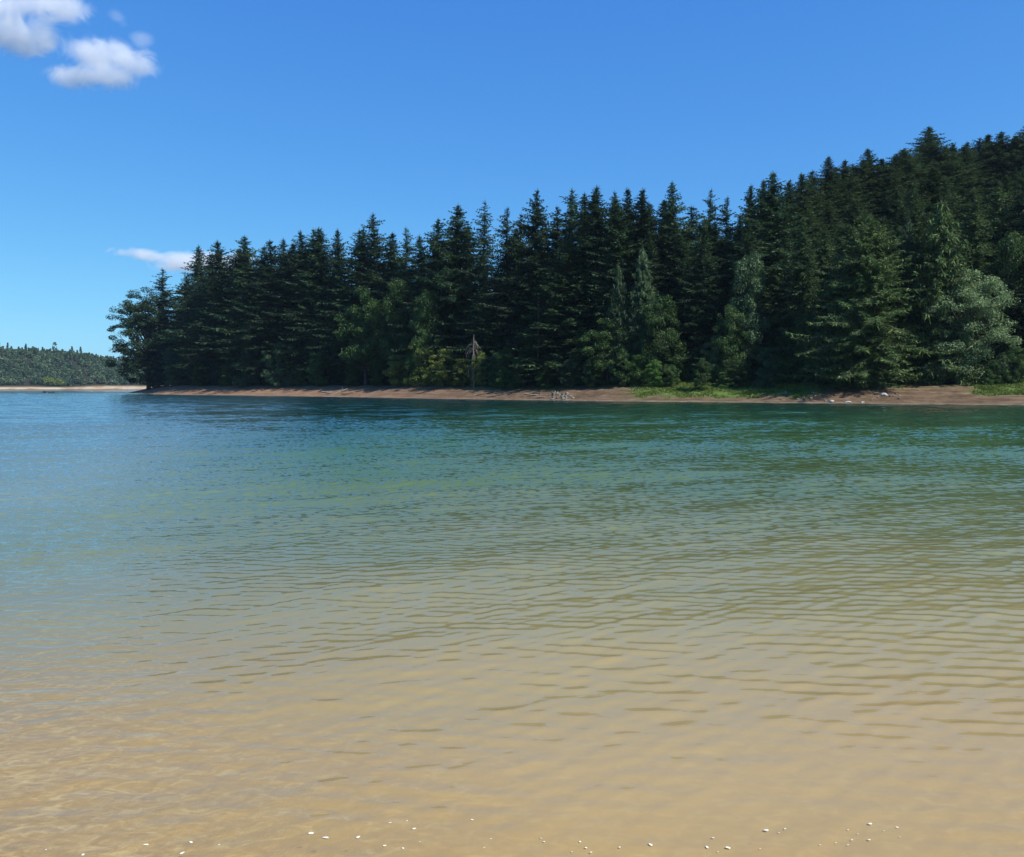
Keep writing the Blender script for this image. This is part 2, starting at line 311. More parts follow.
# ------------------------------------------------------------------ plant materials
def leaf_mat(name, dark, mid, light, var=.35, trans=.25, clump=.5):
    m, nd, lk, out = nodes_of(name)
    oi = N(nd, 'ShaderNodeObjectInfo')
    geo = N(nd, 'ShaderNodeNewGeometry')
    n = N(nd, 'ShaderNodeTexNoise'); n.inputs['Scale'].default_value = clump; n.inputs['Detail'].default_value = 3
    lk.new(geo.outputs['Position'], n.inputs['Vector'])
    a = N(nd, 'ShaderNodeMath', operation='MULTIPLY_ADD'); a.inputs[1].default_value = .3; lk.new(geo.outputs['Random Per Island'], a.inputs[0]); lk.new(n.outputs[0], a.inputs[2])
    s = N(nd, 'ShaderNodeMath', operation='SUBTRACT'); s.inputs[1].default_value = .15; lk.new(a.outputs[0], s.inputs[0])
    r = ramp(nd, [(.3, dark), (.5, mid), (.72, light)]); lk.new(s.outputs[0], r.inputs[0])
    hs = N(nd, 'ShaderNodeHueSaturation'); lk.new(r.outputs[0], hs.inputs['Color'])
    v = N(nd, 'ShaderNodeMapRange'); v.inputs[3].default_value = 1 - var; v.inputs[4].default_value = 1 + var; lk.new(oi.outputs['Random'], v.inputs[0]); lk.new(v.outputs[0], hs.inputs['Value'])
    d = N(nd, 'ShaderNodeBsdfDiffuse'); t = N(nd, 'ShaderNodeBsdfTranslucent'); g = N(nd, 'ShaderNodeBsdfGlossy'); g.inputs['Roughness'].default_value = .5; g.inputs[0].default_value = (.5, .5, .5, 1)
    lk.new(hs.outputs[0], d.inputs[0]); lk.new(hs.outputs[0], t.inputs[0])
    x = N(nd, 'ShaderNodeMixShader'); x.inputs[0].default_value = trans; lk.new(d.outputs[0], x.inputs[1]); lk.new(t.outputs[0], x.inputs[2])
    y = N(nd, 'ShaderNodeMixShader'); y.inputs[0].default_value = .025; lk.new(x.outputs[0], y.inputs[1]); lk.new(g.outputs[0], y.inputs[2])
    lk.new(y.outputs[0], out.inputs[0])
    return m

def bark_mat(name, a, b):
    m, nd, lk, out = nodes_of(name)
    geo = N(nd, 'ShaderNodeNewGeometry'); mp = N(nd, 'ShaderNodeMapping'); mp.inputs['Scale'].default_value = (6, 6, .8); lk.new(geo.outputs['Position'], mp.inputs[0])
    n = N(nd, 'ShaderNodeTexNoise'); n.inputs['Scale'].default_value = 1.5; n.inputs['Detail'].default_value = 6; lk.new(mp.outputs[0], n.inputs['Vector'])
    r = ramp(nd, [(.35, a), (.65, b)]); lk.new(n.outputs[0], r.inputs[0])
    p = N(nd, 'ShaderNodeBsdfPrincipled'); p.inputs['Roughness'].default_value = .9; lk.new(r.outputs[0], p.inputs['Base Color'])
    b_ = N(nd, 'ShaderNodeBump'); b_.inputs['Distance'].default_value = .05; lk.new(n.outputs[0], b_.inputs['Height']); lk.new(b_.outputs[0], p.inputs['Normal'])
    lk.new(p.outputs[0], out.inputs[0]); return m

M_FIR = leaf_mat('fir_needles', (.023, .050, .026), (.044, .085, .038), (.080, .135, .056))
M_FIR_LIT = leaf_mat('lit_fir_needles', (.034, .062, .026), (.062, .104, .040), (.105, .16, .058))  # lighter copy of the fir needles, sunlight on the hillside put into the colour
M_FIRL = leaf_mat('olive_fir_needles', (.060, .100, .034), (.11, .172, .058), (.18, .25, .088), .08)
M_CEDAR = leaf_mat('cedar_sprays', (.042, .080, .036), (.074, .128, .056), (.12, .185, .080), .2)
M_LEAF = leaf_mat('broad_leaves', (.032, .068, .020), (.060, .115, .031), (.098, .165, .044), .25, .35, .7)
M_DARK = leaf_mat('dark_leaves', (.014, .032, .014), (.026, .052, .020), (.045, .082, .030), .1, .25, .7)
M_YEL = leaf_mat('yellow_green_leaves', (.08, .13, .025), (.17, .22, .045), (.32, .32, .08), .25, .35, 1.0)
M_PALE = leaf_mat('willow_leaves', (.11, .16, .065), (.18, .26, .115), (.28, .36, .18), .08, .3, .9)
M_BRIGHT = leaf_mat('bright_leaves', (.04, .10, .018), (.08, .17, .03), (.13, .24, .05), .2, .4, 1.0)
M_FAR = leaf_mat('hazed_far_leaves', (.040, .075, .042), (.072, .112, .058), (.115, .155, .070), .3, .2, .05)  # lightened, part of the distance haze put into the leaf colour
M_BARK = bark_mat('bark', (.035, .027, .021), (.10, .078, .060))
M_DEAD = bark_mat('dead_wood', (.10, .085, .07), (.23, .20, .17))

# ------------------------------------------------------------------ plant meshes
def tube(pts, rad, sides=6):
    """tube through pts; returns V, F(quads)"""
    pts = np.asarray(pts, float); V = []; n = len(pts)
    for i in range(n):
        t = pts[min(i + 1, n - 1)] - pts[max(i - 1, 0)]; t = t / (np.linalg.norm(t) + 1e-9)
        u = np.cross(t, [0.31, .95, .05]); u /= np.linalg.norm(u) + 1e-9; v = np.cross(t, u)
        for k in range(sides):
            a = 2 * math.pi * k / sides; V.append(pts[i] + rad[i] * (math.cos(a) * u + math.sin(a) * v))
    F = [(i * sides + k, i * sides + (k + 1) % sides, (i + 1) * sides + (k + 1) % sides, (i + 1) * sides + k) for i in range(n - 1) for k in range(sides)]
    return np.array(V), np.array(F)

class Acc:
    def __init__(s): s.V = []; s.F = []; s.n = 0
    def add(s, V, F):
        s.V.append(V); s.F.append(F + s.n); s.n += len(V)
    def mesh(s, name, smooth=True):
        by = {}
        for f in s.F: by.setdefault(f.shape[1], []).append(f)
        return new_mesh(name, np.concatenate(s.V), [np.concatenate(v) for v in by.values()], smooth)

def fan_tris(P, D, L_, Wd, rs, k=3, spread=.55, droop=.25):
    """needle sprays: k narrow triangles fanning out of each point P along D"""
    n = len(P); P = np.repeat(P, k, 0); D = np.repeat(D, k, 0); L_ = np.repeat(L_, k); Wd = np.repeat(Wd, k)
    D = D + rs.normal(0, spread, D.shape) * .55; D[:, 2] -= droop * rs.rand(len(D)); D /= np.linalg.norm(D, axis=1)[:, None]
    U = np.cross(D, rs.normal(0, 1, D.shape) * [.35, .35, 1] + [0, 0, .6]); U /= np.linalg.norm(U, axis=1)[:, None] + 1e-9
    l = (L_ * rs.uniform(.55, 1.2, len(P)))[:, None]; w = (Wd * rs.uniform(.6, 1.2, len(P)))[:, None]
    a = P - U * w * .25; b = P + D * l * .45 + U * w * .5; c = P + D * l; d = P + D * l * .4 - U * w * .5
    V = np.stack([a, b, c, d], 1).reshape(-1, 3)
    F = np.arange(len(V)).reshape(-1, 4)
    return V, F

def conifer(seed, Hh=30., Rr=4.2, bare=.06, step=.5, nb=6, droop=.25, top_pow=.85, ragged=.3, wspan=1.0, fine=1.0, curtain=0, top_sparse=0.0):
    rs = np.random.RandomState(seed)
    P = []; D = []; LL = []; WW = []
    wood = Acc()
    lean = rs.normal(0, .012, 2)
    zs = np.linspace(0, Hh, 9)
    V, F = tube([(lean[0] * z * (z / Hh), lean[1] * z * (z / Hh), z) for z in zs], [max(.02, .34 * (Hh / 30) * (1 - z / Hh) ** .8 + (.12 if z == 0 else 0)) for z in zs], 8)
    wood.add(V, F)
    z = Hh * bare
    side_bias = rs.uniform(0, 6.28); gaps = rs.rand(40)
    while z < Hh - .6:
        t = (z - Hh * bare) / (Hh * (1 - bare))
        prof = (1 - math.exp(-2.3 * (1 - t))) / .9 * ((1 - t) ** (top_pow * .22)) * min(1, .62 + 3.2 * t)
        prof *= 1 - .35 * ragged * gaps[int(t * 39)]
        m_ = max(4, int(nb * (.8 + .3 * (1 - t)) + rs.rand()))
        if top_sparse and t > 1 - top_sparse * 2 and rs.rand() < .25: m_ -= 1
        for b in range(m_):
            az = rs.uniform(0, 2 * math.pi)
            Lb = Rr * prof * (1 + ragged * rs.normal(0, .75 + .3 * t)) * (1 + .12 * math.cos(az - side_bias)) + .1
            Lb = max(.16, Lb)
            zb = z + rs.uniform(-.5, .5) * step * 1.3 * (1 - t)
            el = .24 * t * t + .06 - droop * (1 - t) * 1.1 + rs.normal(0, .15)
            ns = max(3, int(Lb / (.42 / fine)))
            s = np.linspace(.04, 1, ns + 1)
            rr = Lb * s * math.cos(el)
            zz = zb + Lb * s * math.sin(el) - droop * Lb * .45 * s ** 2 + droop * Lb * .38 * s ** 4
            px = lean[0] * z * (z / Hh) + rr * math.cos(az); py = lean[1] * z * (z / Hh) + rr * math.sin(az)
            pts = np.stack([px, py, zz], 1)
            if Lb > 1.2 and rs.rand() < .75:
                V, F = tube(pts[::max(1, ns // 3)], np.linspace(.07 * Lb / 4 + .015, .01, len(pts[::max(1, ns // 3)])), 3); wood.add(V, F)
            for sd in (-1, 1):
                a2 = az + sd * rs.uniform(.75, 1.2, len(pts))
                ln = (Lb * .30 * (1.12 - s) + .30 * min(1, .3 + Lb * .5)) * wspan
                dd = np.stack([np.cos(a2), np.sin(a2), -.15 - curtain * rs.rand(len(pts)) + 0 * s], 1)
                P.append(pts); D.append(dd); LL.append(ln * rs.uniform(.6, 1.15, len(pts))); WW.append(np.full(len(pts), .15 / math.sqrt(fine) * min(1, .35 + Lb * .4)))
            P.append(pts[-2:]); dd = np.tile([[math.cos(az), math.sin(az), .05]], (2, 1)); D.append(dd); LL.append(np.full(2, .5 * min(1, .15 + Lb * .45))); WW.append(np.full(2, .15 / math.sqrt(fine) * min(1, .3 + Lb * .4)))
            if curtain:
                P.append(pts); D.append(np.stack([.25 * np.cos(az) + 0 * s, .25 * np.sin(az) + 0 * s, -1 + 0 * s], 1)); LL.append(rs.uniform(.5, 1.3, len(pts)) * curtain * 1.1); WW.append(np.full(len(pts), .10))
        z += step * rs.uniform(.7, 1.25) * (1 - .62 * t)
    # leader
    P.append(np.array([[lean[0] * Hh, lean[1] * Hh, Hh - 1.0]] * 6)); D.append(np.tile([[0, 0, 1.]], (6, 1)) + rs.normal(0, .06, (6, 3))); LL.append(np.full(6, .9)); WW.append(np.full(6, .06))
    V, F = fan_tris(np.concatenate(P), np.concatenate(D), np.concatenate(LL), np.concatenate(WW), rs, 4, .62, .3)
    crown = new_mesh('crown', V, [F])
    return crown, wood.mesh('trunk'), Hh

def broadleaf(seed, Hh=10., Rx=4., shape='round', leaf=.28, n_clump=90, per=150, base=.12, lobes=6, clump_r=1.0, open_=.0):
    rs = np.random.RandomState(seed)
    wood = Acc(); V0, F0 = tube([(0, 0, 0), (.1, .05, Hh * .25), (-.1, .1, Hh * .5), (0, 0, Hh * .8)], [.22 * Hh / 10, .17 * Hh / 10, .1 * Hh / 10, .03], 7); wood.add(V0, F0)
    # the crown is a handful of big lobes, each hung with leaf clumps
    C = []
    lob = []
    for i in range(lobes):
        t = (i + .5) / lobes; zz = Hh * (base + .18 + (.78 - base) * t) if shape == 'round' else Hh * (base + .10 + (.84 - base) * (i + .2) / lobes)
        wr = Rx * (math.sin(math.pi * min(1, .22 + .72 * t)) if shape == 'round' else (1.05 - .55 * t)) * .62
        az = i * 2.4 + rs.uniform(-.5, .5)
        lob.append((wr * math.cos(az) * rs.uniform(.5, 1), wr * math.sin(az) * rs.uniform(.5, 1), zz, Rx * rs.uniform(.42, .62), Hh * rs.uniform(.15, .23)))
    lob.append((0, 0, Hh * .84, Rx * .38, Hh * .16)); lob.append((0, 0, Hh * (base + (.25 if shape == 'round' else .16)), Rx * .75, Hh * (.2 if shape == 'round' else .15)))
    for i in range(n_clump):
        l = lob[i % len(lob)]
        d = rs.normal(0, 1, 3); d /= np.linalg.norm(d); r = rs.uniform(.55, 1.02) ** .7
        c = np.array([l[0] + l[3] * d[0] * r, l[1] + l[3] * d[1] * r, l[2] + l[4] * d[2] * r])
        c[2] = max(c[2], Hh * base * .6 + .25)
        hr = math.hypot(c[0], c[1]); lim = Rx * .93
        if hr > lim: c[:2] *= lim / hr
        if rs.rand() < open_: continue
        C.append(c)
        if rs.rand() < .35:
            mid = np.array([c[0] * .4, c[1] * .4, c[2] * .72]); V, F = tube([(0, 0, min(c[2] * .55, Hh * .6)), mid, c], [.07 * Hh / 10, .05 * Hh / 10, .012], 4); wood.add(V, F)
    C = np.array(C)
    k = len(C); P = np.repeat(C, per, 0)
    dd = rs.normal(0, 1, P.shape); dd /= np.linalg.norm(dd, axis=1)[:, None]
    sz = np.repeat(rs.uniform(.6, 1.2, k), per) * clump_r
    P = P + dd * (sz * rs.uniform(.25, 1, len(P)) ** .6)[:, None] * [1, 1, .62]
    nrm = dd * .7 + rs.normal(0, .6, P.shape) + [0, 0, .35]; nrm /= np.linalg.norm(nrm, axis=1)[:, None]
    U = np.cross(nrm, rs.normal(0, 1, P.shape)); U /= np.linalg.norm(U, axis=1)[:, None] + 1e-9; Wv = np.cross(nrm, U)
    l = (leaf * rs.uniform(.5, 1.25, len(P)))[:, None]
    V = np.stack([P - U * l * .6, P + Wv * l * .33, P + U * l * .6, P - Wv * l * .33], 1).reshape(-1, 3)
    F = np.arange(len(V)).reshape(-1, 4)
    return new_mesh('crown', V, [F]), wood.mesh('trunk'), Hh

# variants: (crown mesh, trunk mesh, height, radius)
FIRS = [conifer(s, 30, r, b, st, nb, dr, tp, rg) + (r,) for s, r, b, st, nb, dr, tp, rg in [
    (1, 5.6, .05, .50, 7, .22, .66, .30), (2, 4.8, .08, .48, 7, .28, .60, .35), (3, 6.0, .10, .55, 7, .18, .72, .38),
    (4, 4.4, .04, .46, 7, .26, .55, .28), (5, 5.4, .14, .56, 6, .20, .64, .45), (6, 6.4, .06, .52, 7, .24, .68, .32), (7, 5.0, .05, .5, 8, .30, .52, .3)]]
SPARSE = [conifer(s, 30, r, b, .60, 5, .22, .66, .45, top_sparse=.3) + (r,) for s, r, b in [(11, 5.2, .10), (12, 4.6, .14), (13, 5.6, .16)]]
CEDARS = [conifer(s, 22, 3.6, .02, .42, 7, .45, .62, .25, curtain=.8) + (3.6,) for s in (21, 22)]
BIGFIR = conifer(31, 21, 7.0, .015, .36, 8, .26, .62, .30, wspan=.8, fine=1.35) + (7.0,)
ROUND = [broadleaf(41, 10, 3.8, 'round', .20, 130, 220) + (3.8,), broadleaf(42, 10, 3.4, 'round', .20, 120, 220, lobes=8) + (3.4,), broadleaf(43, 10, 4.4, 'cone', .20, 140, 220, base=.03) + (4.4,)]
BUSH = [broadleaf(51, 5, 2.6, 'cone', .15, 80, 200, base=.0, lobes=5, clump_r=.6) + (2.6,), broadleaf(52, 5, 2.2, 'round', .14, 70, 200, base=.0, lobes=5, clump_r=.55) + (2.2,), broadleaf(53, 5, 3.0, 'cone', .15, 90, 190, base=.0, lobes=7, clump_r=.6) + (3.0,)]
WILLOW = broadleaf(61, 13, 4.9, 'cone', .17, 240, 190, base=.02, lobes=9, clump_r=1.05) + (4.9,)
TIP = broadleaf(75, 24, 9.2, 'round', .32, 340, 180, base=.02, lobes=14, clump_r=1.4, open_=.06) + (9.6,)

rnd = random.Random(5); PEND = []
_keep = {}
def mesh_for(me, m):
    k = (me.name, m.name)
    if k not in _keep:
        c = me if not me.materials else me.copy()
        if not me.materials: c.materials.append(m)
        else: c.materials[0] = m
        _keep[k] = c
    return _keep[k]

def plant(kind, var, x, y, h, w, leafm, label, cat, group=None, bark=None, sink=.15):
    """a thing at its foot with children trunk and crown; h height, w crown half-width"""
    crown, trunk, H0, R0 = var
    e = bpy.data.objects.new(kind, None); COL.objects.link(e)
    z = ground(x, y)
    e.location = (x, y, z - sink); e.rotation_euler = (rnd.gauss(0, .02), rnd.gauss(0, .02), rnd.uniform(0, 6.28))
    s = h / H0; sr = w / R0 if w else s * rnd.uniform(.88, 1.12)
    e.scale = (sr, sr, s)
    t = obj('trunk', mesh_for(trunk, bark or M_BARK), None, e); c = obj('crown', mesh_for(crown, leafm), None, e)
    tag(e, label, cat, group)
    return e

def put(kind, var, px, py, off, hw, leafm, label, cat, group=None, **kw):
    """tree whose top is seen at (px, py), off metres behind the waterline; hw crown half-width in pixels"""
    if off < 9: off += 3.2 if px != 702 else 1.5
    if off < 15 and px != 702: off *= float(np.interp(px, [150, 420, 620, 760], [1.9, 1.6, 1.25, 1.1]))
    if px < 500:
        dm = 5 if kind == 'oak_tree' else 9.5 if kind == 'bush' else 11.5 if kind in ('maple_tree', 'broadleaf_tree') else 17
        while sdist(np.array([at(px, shore_Y(px) + off)]), np.array([shore_Y(px) + off]))[0] < dm and off < 60: off += 2
    Y = shore_Y(px) + off; x = at(px, Y); z = ground(x, Y)
    h = top_z(py, Y) - z + .15
    w = hw / FPX * Y * ((2.0 if off > 18 else 1.45) if var in FIRS or var in SPARSE else 1) if hw else None
    return plant(kind, var, x, Y, h, w, leafm, label, cat, group, **kw)

# --- tip of the point
put('oak_tree', TIP, 149, 300, 14, 42, M_DARK, 'broad round-crowned dark tree leaning over the water at the tip of the point', 'tree')
SKY = [  # px, top row, metres behind the shore, half-width px or None, variant list, index, label
 (167, 268, 8, 15, SPARSE, 0, 'slim fir beside the round tree at the tip, first pointed top from the tip'),
 (201, 245, 12, 17, FIRS, 0, 'tall fir rising in front of the white cloud, second pointed top from the tip'),
 (228, 239, 16, 22, FIRS, 5, 'full dark fir standing just right of the low white cloud'),
 (252, 235, 14, 20, FIRS, 2, 'dark fir with a broad shouldered top, third large top right of the low cloud'),
 (377, 212, 26, 18, SPARSE, 2, 'fir top standing alone above the round green maple'),
 (407, 227, 24, 12, SPARSE, 1, 'narrow small fir with open sky on both sides between two big firs'),
 (450, 201, 24, 24, FIRS, 2, 'broad heavy fir right of the narrow lone fir, sky showing at its left edge'),
 (483, 199, 30, 15, SPARSE, 0, 'thin see-through fir just right of the broad heavy fir'),
 (505, 206, 26, 13, SPARSE, 1, 'ragged thin fir between the see-through fir and the tallest middle fir'),
 (529, 187, 24, 19, FIRS, 4, 'tallest dark fir in the middle with a sky gap right of it'),
 (573, 186, 30, 19, SPARSE, 2, 'fir with open branches right of the sky gap beside the tallest middle fir'),
 (674, 182, 28, 18, FIRS, 2, 'twin-shouldered fir, left one of three separate tops left of the big dark mass'),
 (703, 186, 34, 14, SPARSE, 0, 'slender fir, middle one of three separate tops left of the big dark mass'),
 (724, 195, 34, 13, SPARSE, 1, 'lower slender fir at the notch in the skyline beside the big dark mass'),
 (770, 170, 26, 30, FIRS, 5, 'very broad dark fir forming the left shoulder of the high wooded hill'),
 (925, 124, 88, 19, FIRS, 2, 'highest tree on the hill, bold spire standing clear above its neighbours'),
 (869, 147, 74, 15, FIRS, 0, 'pointed fir on the hill halfway between the broad shoulder and the highest spire'),
 (822, 156, 62, 13, FIRS, 3, 'small sharp fir top on the hillside skyline next right of the broad shoulder'),
 (1016, 124, 95, 20, FIRS, 1, 'tall fir on the hill at the right edge of the picture'),
]
for i, (px, py, off, hw, vs, vi, lab) in enumerate(SKY):
    put('fir_tree', vs[vi], px, py, off, hw, M_FIR_LIT if px > 790 else M_FIR, lab, 'tree')
SEG = [
 ('dark firs of the low skyline left of the maple', 'dark fir in the close low skyline row between the low cloud and the green maple',
  [(240, 247, 20), (264, 245, 18), (277, 239, 22), (286, 236, 18), (297, 243, 16), (306, 230, 22), (315, 228, 28), (325, 228, 20), (340, 228, 24), (353, 225, 22), (364, 227, 30), (215, 252, 20), (186, 274, 14)]),
 ('even firs of the middle skyline', 'dark fir in the even level row of tops between the open fir and the three separate tops',
  [(583, 191, 26), (593, 187, 22), (602, 192, 30), (611, 189, 26), (620, 196, 20), (628, 188, 26), (641, 189, 24), (652, 199, 30)]),
 ('firs crowding the middle skyline', 'dark fir crowded among the large tops between the maple and the tallest middle fir',
  [(392, 232, 34), (424, 232, 34), (435, 217, 32), (466, 222, 36), (517, 212, 34), (545, 215, 34), (557, 205, 34), (660, 200, 34), (688, 205, 38), (715, 215, 40)]),
 ('firs along the skyline of the high hill', 'dark fir in the jagged skyline along the top of the high hill',
  [(735, 212, 30), (751, 183, 34), (760, 178, 40), (783, 180, 46), (790, 177, 52), (799, 172, 54), (807, 168, 58), (832, 165, 66), (840, 157, 66), (848, 163, 70), (857, 159, 70), (886, 153, 78), (897, 147, 80), (907, 152, 84), (937, 146, 90),
   (947, 143, 92), (955, 145, 92), (963, 141, 94), (971, 136, 95), (983, 133, 98), (996, 132, 96), (1007, 135, 96), (878, 158, 72), (916, 150, 86)]),
]
for grp, lab, lst in SEG:
    for px, py, off in lst:
        v = rnd.choice(FIRS if rnd.random() < .8 else SPARSE)
        _t = put('fir_tree', v, px, py + rnd.uniform(-1, 1), off, rnd.uniform(15, 21) * (.92 if px > 730 else 1), M_FIR_LIT if px > 790 else M_FIR, lab, 'tree', grp); PEND.append((_t, px, 'skyline'))

# --- the wood's interior: firs filling in behind the shore edge
SKX = [150, 170, 201, 228, 252, 300, 353, 377, 407, 450, 483, 529, 573, 640, 674, 703, 730, 770, 822, 869, 925, 960, 1016, 1060]
SKYY = [320, 275, 250, 244, 240, 233, 230, 225, 235, 212, 210, 200, 195, 194, 192, 196, 210, 180, 163, 155, 140, 142, 130, 125]
def in_wood(n, lo, hi, offlo, offhi, dlo, dhi, lab, grp, m=M_FIR, seed=1):
    r2 = random.Random(seed); used = []
    k = 0; tries = 0
    while k < n and tries < 4000:
        tries += 1
        px = r2.uniform(lo, hi); off = r2.uniform(offlo, offhi)
        Y = shore_Y(px) + off; x = at(px, Y)
        if any((x - a) ** 2 + (Y - b) ** 2 < 3.0 ** 2 for a, b in used): continue
        if sdist(np.array([x]), np.array([Y]))[0] < (20 if px < 325 else 25 if px < 500 else 17 if px < 740 else 14): continue
        top = float(np.interp(px, SKX, SKYY)) + r2.uniform(dlo, dhi)
        z = ground(x, Y); h = top_z(top, Y) - z
        if h < 9: continue
        h = min(h, 36)
        used.append((x, Y)); k += 1
        v = r2.choice(FIRS + [FIRS[1], FIRS[3]])
        PEND.append((plant('fir_tree', v, x, Y, h, min(h * .27, 8.0 if off > 40 else 4.2 + max(0, off - 15) * .13) * r2.uniform(.8, 1.2), m, lab, 'tree', grp), px, 'wood'))
in_wood(44, 182, 480, 6, 34, 10, 60, 'dark fir in the shaded wood behind the shore scrub left of the tallest middle fir', 'firs filling the left half of the wood', seed=2)
in_wood(38, 480, 745, 9, 42, 12, 80, 'dark fir in the shaded wood between the tallest middle fir and the broad left shoulder of the hill', 'firs filling the middle of the wood', seed=3)
in_wood(64, 745, 1060, 14, 80, 20, 120, 'dark fir on the lower slope of the high hill behind the big olive fir', 'firs covering the slope of the high hill', m=M_FIR_LIT, seed=4)
in_wood(9, 930, 1060, 20, 60, 60, 130, 'fir', 'firs covering the slope of the high hill', m=M_FIR_LIT, seed=14)

# --- the trees and bushes that stand out along the edge
put('fir_tree', BIGFIR, 869, 212, 9, 58, M_FIRL, 'big wide olive green fir with layered boughs down to the dirt bank', 'tree')
put('fir_tree', FIRS[3], 846, 224, 11, 26, M_FIRL, 'narrower olive fir top joined to the left of the big wide fir', 'tree')
put('cedar_tree', CEDARS[0], 938, 198, 12, 38, M_FIRL, 'tall drooping olive cedar behind the pale bushy tree', 'tree')
put('cedar_tree', CEDARS[1], 908, 214, 15, 20, M_CEDAR, 'slim drooping cedar between the big wide fir and the tall olive cedar', 'tree')
put('willow_tree', WILLOW, 969, 273, 8, 47, M_PALE, 'pale grey green bushy tree reaching the grass at the right', 'tree')
put('broadleaf_tree', ROUND[1], 1000, 246, 14, 24, M_LEAF, 'green leafy tree behind the pale bushy tree on its right', 'tree')
put('bush', BUSH[0], 1013, 347, 9, 15, M_LEAF, 'leafy bush in the grass at the right edge beside the pale bushy tree', 'bush')
put('fir_tree', FIRS[4], 1026, 230, 16, 30, M_FIR, 'dark fir cut by the right edge of the picture above the grass', 'tree')
put('cedar_tree', CEDARS[0], 645, 245, 13, 19, M_CEDAR, 'tall slim drooping cedar in the middle above the leafy edge trees', 'tree')
put('cedar_tree', CEDARS[1], 620, 261, 11, 15, M_CEDAR, 'shorter slim drooping cedar left of the tall one', 'tree')
put('fir_tree', FIRS[3], 570, 237, 14, 24, M_CEDAR, 'dense fir with a blunt top below the open fir right of the sky gap', 'tree')
put('fir_tree', FIRS[1], 496, 272, 13, 20, M_CEDAR, 'dark green fir low in front between the dead snag and the tallest middle fir', 'tree')
put('maple_tree', ROUND[0], 366, 297, 8, 31, M_LEAF, 'round green maple, the widest leafy crown along the edge', 'tree')
put('maple_tree', ROUND[1], 397, 289, 10, 22, M_LEAF, 'taller leafy tree touching the right side of the round maple', 'tree')
put('maple_tree', ROUND[1], 427, 300, 9, 20, M_LEAF, 'leafy tree second to the right of the round maple', 'tree')
put('broadleaf_tree', ROUND[2], 661, 297, 8, 30, M_LEAF, 'leafy tree sloping down to the right of the drooping cedars', 'tree')
put('broadleaf_tree', ROUND[0], 608, 325, 7, 28, M_LEAF, 'green leafy tree right of the rock pile, below the shorter drooping cedar', 'tree')
put('bush', BUSH[0], 639, 355, 6.5, 13, M_BRIGHT, 'brighter green bush at the start of the grassy bank', 'bush')
put('bush', BUSH[1], 702, 361, 4.5, 10.5, M_LEAF, 'small lone round bush standing forward on the grassy bank', 'bush')
put('broadleaf_tree', ROUND[2], 729, 306, 12, 23, M_LEAF, 'dim leafy tree behind the small lone bush', 'tree')
put('broadleaf_tree', ROUND[1], 743, 266, 16, 22, M_CEDAR, 'taller soft-topped tree rising above the dim leafy tree', 'tree')
put('bush', BUSH[2], 738, 362, 9, 17, M_LEAF, 'low spreading bush right of the small lone bush', 'bush')
put('bush', BUSH[0], 785, 360, 11, 17, M_LEAF, 'dim bush in the dark gap left of the big olive fir', 'bush')
put('broadleaf_tree', ROUND[1], 806, 318, 14, 17, M_LEAF, 'dim leafy tree touching the left side of the big olive fir', 'tree')
put('broadleaf_tree', ROUND[1], 531, 331, 8, 15, M_LEAF, 'slim green leafy tree directly above the left end of the rock pile', 'tree')
put('bush', BUSH[2], 507, 349, 6, 22, M_LEAF, 'dark green bush between the dead snag and the slim leafy tree', 'bush')
put('bush', BUSH[2], 560, 352, 8, 22, M_CEDAR, 'dark bush right above the rock pile', 'bush')
put('broadleaf_tree', ROUND[1], 584, 333, 8, 15, M_LEAF, 'leafy tree between the rock pile and the green leafy tree', 'tree')
put('bush', BUSH[0], 400, 355, 5, 18, M_YEL, 'leftmost yellow green bush at the foot of the maples', 'bush')
put('bush', BUSH[2], 423, 345, 5.5, 21, M_YEL, 'tallest yellow green bush at the foot of the leafy trees', 'bush')
put('bush', BUSH[1], 445, 352, 5, 18, M_YEL, 'yellow green bush left of the dead snag', 'bush')
put('bush', BUSH[0], 465, 359, 5, 15, M_YEL, 'yellow green bush at the foot of the dead snag', 'bush')
put('bush', BUSH[1], 483, 354, 5, 11, M_YEL, 'small golden bush right of the dead snag', 'bush')
put('bush', BUSH[1], 200, 363, 7, 9, M_BRIGHT, 'lone bright green bush under the firs near the tip', 'bush')
put('bush', BUSH[0], 247, 350, 9, 16, M_CEDAR, 'dim bush under the firs right of the lone bright green bush', 'bush')
put('bush', BUSH[2], 280, 345, 9, 20, M_CEDAR, 'dim bush under the dark firs midway between the bright green bush and the drift roots', 'bush')
put('bush', BUSH[0], 318, 352, 9, 14, M_LEAF, 'dim green bush behind the drift roots', 'bush')
put('bush', BUSH[1], 172, 350, 8, 14, M_CEDAR, 'dark bush between the round tip tree and the lone bright green bush', 'bush')
put('bush', BUSH[2], 160, 366, 12, 12, M_CEDAR, 'low dark bush behind the foot of the round tip tree', 'bush')
put('bush', BUSH[2], 905, 352, 12, 18, M_CEDAR, 'dim bush between the big olive fir and the pale bushy tree', 'bush')

